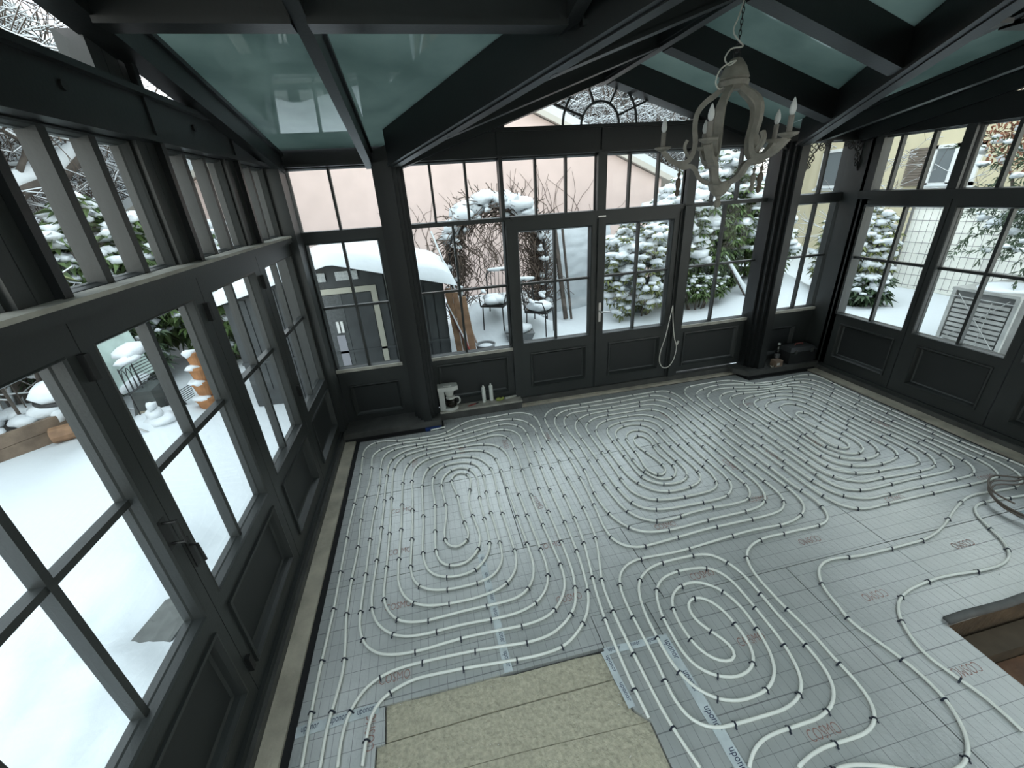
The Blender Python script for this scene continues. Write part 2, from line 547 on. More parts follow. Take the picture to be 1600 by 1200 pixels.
MB().box((-1.42, -4.0, 2.245), (-1.17, 4.47, 2.262)).build('ledge', M_SILL, wl)  # pale colour stands in for sky light on the ledge top
# upper lights
ups = [(-0.45, 0.57), (0.77, 1.56), (1.79, 2.58), (2.82, 3.61), (3.84, 4.50)]
upn = ['upper left light above the sash beside the camera', 'upper left light nearest the camera, thick snowy branch behind it', 'second upper left light, snowy branch behind its three panes', 'third upper left light, pink house corner behind it',
       'narrow upper left light next to the back corner post']
def leftu(u, d, z): return (-1.32 + d, u, z)
for (a, b), nm in zip(ups, upn):
    w = (b - a) / 3
    ms = (a + w, a + 2 * w) if b - a > 0.7 else ((a + b) / 2,)
    glazed(leftu, 'window', nm, a, b, 2.262, 2.845, (a + 0.03, b - 0.03, 2.275, 2.812), ms, (), None, face=0.05, mun=0.045, deep=0.05)
for k, (a, b) in enumerate([(0.57, 0.77), (1.56, 1.79), (2.58, 2.82), (3.61, 3.84)]):
    w = (b - a) / 3
    for j in range(3):
        MB().box((-1.36, a + j * w + 0.002, 2.262), (-1.243, a + (j + 1) * w - 0.002, 2.84)).build('mullion_board', M_ANTH, wl)
for y in (1.72, 2.74, 3.77):
    zt = 2.83 + 0.19 * (4.6 - y)
    MB().box((-1.24, y - 0.009, 2.264), (-1.213, y + 0.009, zt)).box((-1.213, y - 0.02, 2.264), (-1.205, y + 0.02, zt)).build('post_fin', M_STEEL, wl)
# eave beam of the left wall with flanges and small round bosses
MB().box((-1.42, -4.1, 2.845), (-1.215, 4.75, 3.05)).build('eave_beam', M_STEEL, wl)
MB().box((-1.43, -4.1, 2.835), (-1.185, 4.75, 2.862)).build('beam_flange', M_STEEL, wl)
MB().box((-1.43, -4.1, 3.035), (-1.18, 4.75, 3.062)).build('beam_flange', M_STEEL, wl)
for y in (2.17, 3.2):
    MB().tube([(-1.216, y, 2.965), (-1.205, y, 2.965)], 0.018, 12).build('beam_boss', M_IRON, wl)
# glazed triangle between beam and sloping roof on the left, and its boarded mullions
YR = 0.3          # main ridge; the roof falls away again behind the camera
def rz(y): return 2.81 + 0.19 * (4.6 - y) if y > YR else 2.81 + 0.19 * (4.6 - 2 * YR + y)
MB().prism([(-2.65, 3.06), (3.25, 3.06), (YR, rz(YR))], -1.325, -1.319, 'x').build('glass_pane', M_GLASS, wl)
for a, b in [(0.57, 0.77), (1.52, 1.79), (2.50, 2.80)]:
    w = (b - a) / 3
    for j in range(3):
        y0, y1 = a + j * w + 0.002, a + (j + 1) * w - 0.002
        MB().prism([(y0, 3.06), (y1, 3.06), (y1, rz(y1) + 0.02), (y0, rz(y0) + 0.02)], -1.36, -1.25, 'x').build('mullion_board', M_SILL if False else M_ANTH, wl)

# ---- back wall
BW = [
 ('window', 'narrow corner light left of the left post, shed door behind it', -1.14, -0.34, 0.62, 2.245, (-1.112, -0.432, 0.80, 2.142), (-0.775,), (1.488,), None, True),
 ('window', 'two-pane upper light in the left corner, pink house behind it', -1.16, -0.30, 2.262, 2.845, (-1.13, -0.345, 2.272, 2.815), (-0.765,), (), None, False),
 ('window', 'tall fixed light left of the double doors, shed and snowy arch behind it', -0.17, 0.93, 0.12, 2.245, (-0.13, 0.905, 0.80, 2.225), (0.367,), (1.535,), (-0.02, 0.86, 0.2, 0.68), True),
 ('door', 'left leaf of the dark glazed double doors in the back wall', 1.0, 2.006, 0.092, 2.19, (1.08, 1.913, 0.83, 2.10), (1.497,), (1.528,), (1.15, 1.885, 0.22, 0.685), False),
 ('door', 'right leaf of the dark glazed double doors, chrome handle on its left stile', 2.012, 3.03, 0.092, 2.19, (2.115, 2.943, 0.83, 2.10), (2.53,), (1.528,), (2.185, 2.915, 0.22, 0.685), False),
 ('window', 'tall fixed light right of the double doors, green rhododendron behind it', 3.20, 4.26, 0.12, 2.245, (3.243, 4.21, 0.80, 2.225), (3.655,), (1.532,), (3.27, 4.1, 0.2, 0.68), True),
 ('window', 'upper light left of the centre over the fixed light, pink wall behind it', -0.17, 0.905, 2.262, 2.845, (-0.135, 0.897, 2.275, 2.81), (0.198, 0.553), (), None, False),
 ('window', 'upper light above the left door leaf, creeper on pink wall behind it', 0.925, 2.0, 2.262, 2.845, (0.935, 1.985, 2.275, 2.81), (1.297, 1.636), (), None, False),
 ('window', 'upper light above the right door leaf, end of pink house behind it', 2.07, 3.095, 2.262, 2.845, (2.086, 3.08, 2.275, 2.81), (2.379, 2.725), (), None, False),
 ('window', 'upper light between the chandelier and the right post', 3.17, 4.26, 2.262, 2.845, (3.186, 4.22, 2.275, 2.81), (3.45, 3.78), (), None, False),
 ('window', 'narrow corner light right of the right post, snowy garden behind it', 4.42, 5.28, 0.62, 2.245, (4.52, 5.253, 0.83, 2.15), (4.945,), (1.51,), None, True),
 ('window', 'two-pane upper light in the right corner, yellow house window behind it', 4.42, 5.36, 2.262, 2.86, (4.52, 5.335, 2.28, 2.825), (4.947,), (), None, False),
]
bwin = []
for k, nm, u0, u1, zb, zt, gl, um, zm, pn, sl in BW:
    thin = nm.startswith('tall') or 'upper' in nm
    bwin.append(glazed(back, k, nm, u0, u1, zb, zt, gl, um, zm, pn, face=0.06 if k == 'door' else 0.045, bottom=sl, mun=0.024 if thin else 0.026))
# panelled bases below the two corner lights
for a, b in ((-1.14, -0.34), (4.42, 5.28)):
    f = MB()
    pa, pb = a + 0.09, b - 0.13 if a < 0 else b - 0.25
    f.box((a, -0.03, 0.09), (pa, 0.045, 0.62), back).box((pb, -0.03, 0.09), (b, 0.045, 0.62), back)
    f.box((pa, -0.03, 0.57), (pb, 0.045, 0.62), back).box((pa, -0.03, 0.09), (pb, 0.045, 0.16), back)
    f.build('base_frame', M_ANTH, wbk)
    MB().box((pa - 0.01, -0.02, 0.15), (pb + 0.01, 0.02, 0.58), back).build('base_panel', M_ANTH2, wbk)
    MB().ring(back, pa, pb, 0.16, 0.57, [(0, 0.045), (0, 0.058), (0.014, 0.06), (0.03, 0.035), (0.045, 0.02)]).build('panel_moulding', M_ANTH, wbk)
# door posts, mullions, transom
for a, b, z0, z1, d in ((0.93, 1.0, 0.09, 2.25, 0.085), (3.03, 3.2, 0.09, 2.25, 0.075), (-0.20, -0.17, 0.1, 2.85, 0.05)):
    MB().box((a, -0.04, z0), (b, d, z1), back).build('door_post' if z1 < 2.5 else 'jamb', M_ANTH, wbk)
MB().box((3.06, -0.04, 0.09), (3.12, 0.11, 2.25), back).build('door_post', M_ANTH, wbk)
for a, b in ((0.897, 0.937), (1.985, 2.086), (3.08, 3.186)):
    MB().box((a, -0.05, 2.262), (b, 0.075, 2.845), back).build('upper_mullion', M_ANTH, wbk)
MB().box((1.0, -0.03, 2.19), (3.03, 0.07, 2.225), back).build('door_head', M_ANTH, wbk)
MB().box((-1.2, -0.05, 2.225), (5.33, 0.055, 2.268), back).build('transom', M_ANTH, wbk)
MB().box((0.99, 0.0, 2.225), (3.06, 0.085, 2.272), back).build('transom', M_ANTH, wbk)
MB().box((2.0, 0.06, 0.1), (2.03, 0.082, 2.19), back).build('meeting_strip', M_ANTH, wbk)
# eave beam across the back
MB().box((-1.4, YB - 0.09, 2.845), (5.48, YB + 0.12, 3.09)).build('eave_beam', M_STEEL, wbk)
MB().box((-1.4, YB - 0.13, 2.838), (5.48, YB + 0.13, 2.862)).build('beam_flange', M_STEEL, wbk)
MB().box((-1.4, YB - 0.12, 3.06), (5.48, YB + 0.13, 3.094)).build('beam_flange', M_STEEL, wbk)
for x in (0.916, 2.035, 3.135):
    MB().box((x - 0.03, 0.05, 2.85), (x + 0.03, 0.105, 3.08), back).build('beam_stiffener', M_STEEL, wbk)
# stepped steel posts at the two ends of the middle bay
def post(x0, x1, y0):
    o = MB()
    w = x1 - x0
    o.box((x0, y0 + 0.10, 0.104), (x1, YB + 0.05, 2.84))
    o.box((x0 + w * 0.14, y0 + 0.05, 0.104), (x1 - w * 0.14, y0 + 0.1, 2.84))
    o.box((x0 + w * 0.3, y0, 0.104), (x1 - w * 0.3, y0 + 0.05, 2.84))
    o.box((x0 - 0.03, y0 + 0.16, 0.104), (x1 + 0.03, YB + 0.04, 2.84))
    return o.build('steel_post', M_STEEL, wbk)
post(-0.32, -0.09, 4.44)
post(4.22, 4.47, 4.46)
MB().box((-1.38, 4.52, 0.05), (-1.145, 4.86, 2.84)).build('corner_post', M_ANTH, wbk)
MB().box((5.27, 4.46, 0.05), (5.45, 4.86, 2.86)).build('corner_post', M_ANTH, wbk)
# arched gable light
GX, GS, GA = 2.045, 3.097, 3.56
def gz(x): return GA - 0.322 * abs(x - GX)
gl = structure('window_%d' % (win_no[0] + 1), 'triangular gable light with a fanlight arch of dark bars', (GX, YB, GS), 'window')
win_no[0] += 1
arch_o, arch_i = 0.41, 0.21
MB().prism([(0.5, GS), (3.6, GS), (GX + 0.02, gz(GX) + 0.04), (GX - 0.02, gz(GX) + 0.04)], YB - 0.003, YB + 0.003, 'y').build('glass_pane', M_GLASS, gl)
for rr in (arch_o, arch_i):
    MB().tube([(GX - 0.03 + rr * math.cos(a), YB - 0.02, GS + rr * math.sin(a)) for a in [PI * k / 24 for k in range(25)]], 0.0135, 6).build('arch_bar', M_ANTH, gl)
for ang in (62, 112, 22, 158):
    a = R(ang)
    c, s_ = math.cos(a), math.sin(a)
    r1 = arch_o + 0.06
    if ang in (22, 158):
        r1 = arch_o + 0.62 if ang == 158 else arch_o + 0.50
    MB().bar((GX - 0.03 + arch_i * c, YB - 0.02, GS + arch_i * s_), (GX - 0.03 + r1 * c, YB - 0.02, GS + r1 * s_ * (1.0 if ang > 30 and ang < 150 else 0.95)), 0.02, 0.022, (0, 1, 0)).build('fan_bar', M_ANTH, gl)
for x, w in ((0.956, 0.05), (3.125, 0.075)):
    MB().prism([(x - w / 2, GS), (x + w / 2, GS), (x + w / 2, gz(x) + 0.05), (x - w / 2, gz(x) + 0.05)], YB - 0.07, YB + 0.04, 'y').build('mullion', M_ANTH, gl)

# ---- right wall
rs = [(3.51, 4.44, 3.57, 4.375, 'right-wall sash next to the back corner, leafy shrub behind it'), (2.56, 3.50, 2.64, 3.43, 'second right-wall sash from the back corner, metal unit outside it'),
      (1.62, 2.55, 1.71, 2.49, 'third right-wall sash from the back corner, at the picture edge'), (0.68, 1.61, 0.77, 1.55, 'fourth right-wall sash from the back corner, outside the picture')]
for u0, u1, g0, g1, nm in rs:
    um = 3.955 if g0 > 3.5 else (3.03 if g0 > 2.6 else (g0 + g1) / 2)
    glazed(right, 'window', nm, u0, u1, LZ0, 2.19, (g0, g1, 0.81, 2.10), (um,), (1.515,), (g0 + 0.02, g1 - 0.085, 0.22, 0.69))
MB().box((5.27, 4.37, 0.09), (5.40, 4.5, 2.84)).build('corner_stile', M_ANTH, wr)
MB().box((5.245, -4.0, 2.19), (5.41, 4.5, 2.225)).build('head_rail', M_ANTH, wr)
MB().box((5.235, -4.0, 2.225), (5.42, 4.5, 2.278)).build('ledge', M_ANTH, wr)
ur = [(3.585, 4.48, (4.20, 3.88), 'upper right light beside the back corner, yellow house behind it'), (2.60, 3.50, (3.205, 2.91), 'second upper right light, brown-leaved snowy tree behind it'),
      (1.62, 2.52, (2.22, 1.92), 'third upper right light, at the picture edge'), (0.64, 1.54, (1.24, 0.94), 'fourth upper right light, outside the picture')]
for a, b, ms, nm in ur:
    glazed(right, 'window', nm, a, b, 2.278, 2.86, (a + 0.025, b - 0.02, 2.285, 2.818), sorted(ms), (), None, face=0.03, mun=0.032, deep=0.03)
for a, b in ((3.50, 3.585), (2.52, 2.60), (1.54, 1.62)):
    MB().box((5.255, a, 2.278), (5.38, b, 2.86)).build('upper_mullion', M_ANTH, wr)
MB().box((5.26, -4.1, 2.845), (5.47, 4.75, 3.05)).build('eave_beam', M_STEEL, wr)
MB().box((5.23, -4.1, 2.838), (5.48, 4.75, 2.862)).build('beam_flange', M_STEEL, wr)
MB().prism([(-2.65, 3.06), (3.25, 3.06), (YR, rz(YR))], 5.36, 5.366, 'x').build('glass_pane', M_GLASS, wr)
# house wall behind the camera
wf = wall_obj('wall_front', 'plain house wall behind the camera')
MB().box((-1.5, -4.25, -0.4), (5.6, -4.1, 4.2)).build('plaster', M_WALLIN, wf)

# ---- roof
ceil = structure('ceiling', 'dark-framed glass roof under snow with gable and sloping sides', (2.03, 2.0, 3.2), 'roof')
H_ = 0.19
zb = rz
def sloped(x0, x1, y0, y1, name='rafter', drop=0.0, h=H_, lip=True):
    o = MB()
    z = lambda y: zb(y) - drop
    o.hexa([(x0, y0, z(y0)), (x1, y0, z(y0)), (x1, y1, z(y1)), (x0, y1, z(y1)), (x0, y0, z(y0) + h), (x1, y0, z(y0) + h), (x1, y1, z(y1) + h), (x0, y1, z(y1) + h)])
    if lip:
        o.hexa([(x0 - .02, y0, z(y0) + h - .05), (x1 + .02, y0, z(y0) + h - .05), (x1 + .02, y1, z(y1) + h - .05), (x0 - .02, y1, z(y1) + h - .05),
                (x0 - .02, y0, z(y0) + h - .02), (x1 + .02, y0, z(y0) + h - .02), (x1 + .02, y1, z(y1) + h - .02), (x0 - .02, y1, z(y1) + h - .02)])
    return o.build(name, M_STEEL, ceil)
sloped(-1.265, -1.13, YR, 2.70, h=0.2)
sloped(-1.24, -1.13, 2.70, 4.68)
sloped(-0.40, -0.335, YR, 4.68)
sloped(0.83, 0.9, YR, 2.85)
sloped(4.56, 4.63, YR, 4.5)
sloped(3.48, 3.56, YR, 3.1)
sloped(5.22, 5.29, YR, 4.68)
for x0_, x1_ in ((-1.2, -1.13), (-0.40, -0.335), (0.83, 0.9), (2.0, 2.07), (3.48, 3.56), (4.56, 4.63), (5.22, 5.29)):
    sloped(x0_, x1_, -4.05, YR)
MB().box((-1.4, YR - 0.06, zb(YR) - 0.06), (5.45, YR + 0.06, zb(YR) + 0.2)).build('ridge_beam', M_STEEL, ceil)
def cross_bar(x0, x1, y, w=0.08, name='purlin'):
    o = MB()
    z = zb(y)
    o.box((x0, y - w, z - 0.005), (x1, y, z + H_ + 0.02))
    o.box((x0, y - w - 0.02, z - 0.012), (x1, y + 0.02, z + 0.012))
    return o.build(name, M_STEEL, ceil)
for xa, xb in ((-1.13, -0.40), (-0.335, 0.83), (0.9, 1.02)):
    cross_bar(xa, xb, 2.46)
for xa, xb in ((3.1, 3.48), (3.56, 4.56), (4.63, 5.22)):
    cross_bar(xa, xb, 2.42)
# valley beams either side of the cross gable
vL0, vL1 = (-0.075, 4.30), (2.0, 0.75)
vR0, vR1 = (4.09, 4.33), (2.06, 0.46)
def valley(p, q, side):
    o = MB()
    dx, dy = q[0] - p[0], q[1] - p[1]
    L = math.hypot(dx, dy)
    nx, ny = -dy / L, dx / L
    z0, z1 = 2.79, 2.79 + 0.32 * abs(dx)
    w = 0.115
    s_ = side
    for a, b, za, h in ((0.0, w, 0.0, 0.30), (-0.012, w + 0.012, -0.008, 0.022), (w * 0.3, w * 0.7, -0.016, 0.02)):
        P = [(p[0] + nx * a * s_, p[1] + ny * a * s_), (p[0] + nx * b * s_, p[1] + ny * b * s_), (q[0] + nx * b * s_, q[1] + ny * b * s_), (q[0] + nx * a * s_, q[1] + ny * a * s_)]
        Z = [z0 + za, z0 + za, z1 + za, z1 + za]
        o.hexa([(P[k][0], P[k][1], Z[k]) for k in range(4)] + [(P[k][0], P[k][1], Z[k] + h) for k in range(4)])
    return o.build('valley_beam', M_STEEL, ceil)
valley(vL0, vL1, -1)
valley(vR0, vR1, 1)
# ridge of the cross gable and its rafters
RXC = 2.035
zr = 3.465
MB().box((RXC - 0.05, 0.5, zr), (RXC + 0.05, 4.85, zr + 0.24)).box((RXC - 0.035, 0.5, zr - 0.02), (RXC + 0.035, 4.85, zr)).build('ridge_beam', M_STEEL, ceil)
def gable_z(x): return 2.79 + 0.32 * (abs(vL0[0] - RXC) - abs(x - RXC))
def valley_x(y, side):
    p, q = (vL0, vL1) if side < 0 else (vR0, vR1)
    t = (y - p[1]) / (q[1] - p[1])
    return p[0] + (q[0] - p[0]) * min(max(t, -0.1), 1)
for y0, y1 in ((4.6, 4.76), (3.60, 3.70), (2.68, 2.78), (1.75, 1.85), (0.9, 1.0)):
    for sd in (-1, 1):
        ym = (y0 + y1) / 2
        xe = valley_x(ym, sd) if ym < 4.3 else (-0.3 if sd < 0 else 4.38)
        xs = RXC + sd * 0.05
        o = MB()
        za, zc = gable_z(xs) , gable_z(xe)
        o.hexa([(xs, y0, za), (xs, y1, za), (xe, y1, zc), (xe, y0, zc), (xs, y0, za + 0.23), (xs, y1, za + 0.23), (xe, y1, zc + 0.23), (xe, y0, zc + 0.23)])
        o.hexa([(xs, y0 - .015, za - .008), (xs, y1 + .015, za - .008), (xe, y1 + .015, zc - .008), (xe, y0 - .015, zc - .008), (xs, y0 - .015, za + .014), (xs, y1 + .015, za + .014), (xe, y1 + .015, zc + .014), (xe, y0 - .015, zc + .014)])
        o.build('gable_rafter', M_STEEL, ceil)
# roof glazing: one pane per field
def pane(poly, zf, m=None):
    o = MB()
    n = len(poly)
    o.v = [(x, y, zf(x, y)) for x, y in poly] + [(x, y, zf(x, y) + 0.008) for x, y in poly]
    o.f = [tuple(range(n))[::-1], tuple(range(n, 2 * n))] + [(k, (k + 1) % n, n + (k + 1) % n, n + k) for k in range(n)]
    return o.build('roof_pane', m or M_RGLASS, ceil)
zm = lambda x, y: zb(y) + H_ - 0.01
zg = lambda x, y: gable_z(x) + 0.215
vx = valley_x
pane([(-1.15, 2.40), (-0.37, 2.40), (-0.37, 4.66), (-1.15, 4.66)], zm)
pane([(-0.37, 2.40), (0.865, 2.40), (0.865, 2.70), (vx(4.2, -1) + 0.02, 4.2), (-0.12, 4.66), (-0.37, 4.66)], zm)
pane([(-1.15, YR), (-0.37, YR), (-0.37, 2.40), (-1.15, 2.40)], zm)
pane([(-0.37, YR), (0.865, YR), (0.865, 2.40), (-0.37, 2.40)], zm)
pane([(0.865, YR), (2.03, YR), (2.03, 0.75), (vx(2.70, -1) + 0.03, 2.70), (0.865, 2.70)], zm)
pane([(4.595, 2.38), (5.25, 2.38), (5.25, 4.66), (4.15, 4.66), (4.15, 4.3), (4.595, 4.3)], zm)
pane([(3.52, 2.38), (4.595, 2.38), (4.595, 4.4), (vx(4.3, 1) + 0.02, 4.3), (3.52, vR0[1] - (vR0[0] - 3.52) / 0.5245)], zm)
pane([(4.595, YR), (5.25, YR), (5.25, 2.38), (4.595, 2.38)], zm)
pane([(3.52, YR), (4.595, YR), (4.595, 2.38), (3.52, 2.38)], zm)
pane([(2.03, YR), (3.52, YR), (3.52, 3.25), (vx(1.5, 1) + 0.03, 1.5), (2.06, 0.46)], zm)
ys = [0.95, 1.80, 2.73, 3.65, 4.68]
for sd in (-1, 1):
    for k in range(len(ys) - 1):
        a, b = ys[k], ys[k + 1]
        xb = vx(min(b, 4.3), sd)
        xa = vx(a, sd)
        pane([(RXC, a), (xa, a), (xb, min(b, 4.3)), (xb - (0.1 if sd < 0 else -0.1) * (b > 4.3), b), (RXC, b)], zg)
xs_ = [-1.15, -0.37, 0.865, 2.035, 3.52, 4.595, 5.25]
for k in range(6):
    pane([(xs_[k], -4.05), (xs_[k + 1], -4.05), (xs_[k + 1], YR), (xs_[k], YR)], zm, M_GLASS if k < 3 else None)      # left half clear glass, unseen, added to light the floor
# unseen glazed sides added behind the camera to let in more light
for k in range(4):
    a = -1.155 - 0.95 * k
    glazed(left, 'window', 'added unseen left-wall sash number %d behind the camera' % (k + 1), a, a + 0.945, LZ0, 2.19, (a + .1, a + .84, 0.81, 2.07), (), (), (a + .1, a + .84, 0.22, 0.69))
    glazed(leftu, 'window', 'added unseen upper left light number %d behind the camera' % (k + 1), a + .1, a + .9, 2.262, 2.845, (a + .13, a + .87, 2.275, 2.812), (), (), None, face=0.05)
for k in range(5):
    a = -0.27 - 0.945 * k
    glazed(right, 'window', 'added unseen right-wall sash number %d behind the camera' % (k + 1), a, a + 0.94, LZ0, 2.19, (a + .08, a + .86, 0.81, 2.10), (), (), (a + .1, a + .78, 0.22, 0.69))
    glazed(right, 'window', 'added unseen upper right light number %d behind the camera' % (k + 1), a, a + .9, 2.278, 2.86, (a + .025, a + .87, 2.285, 2.818), (), (), None, face=0.03)
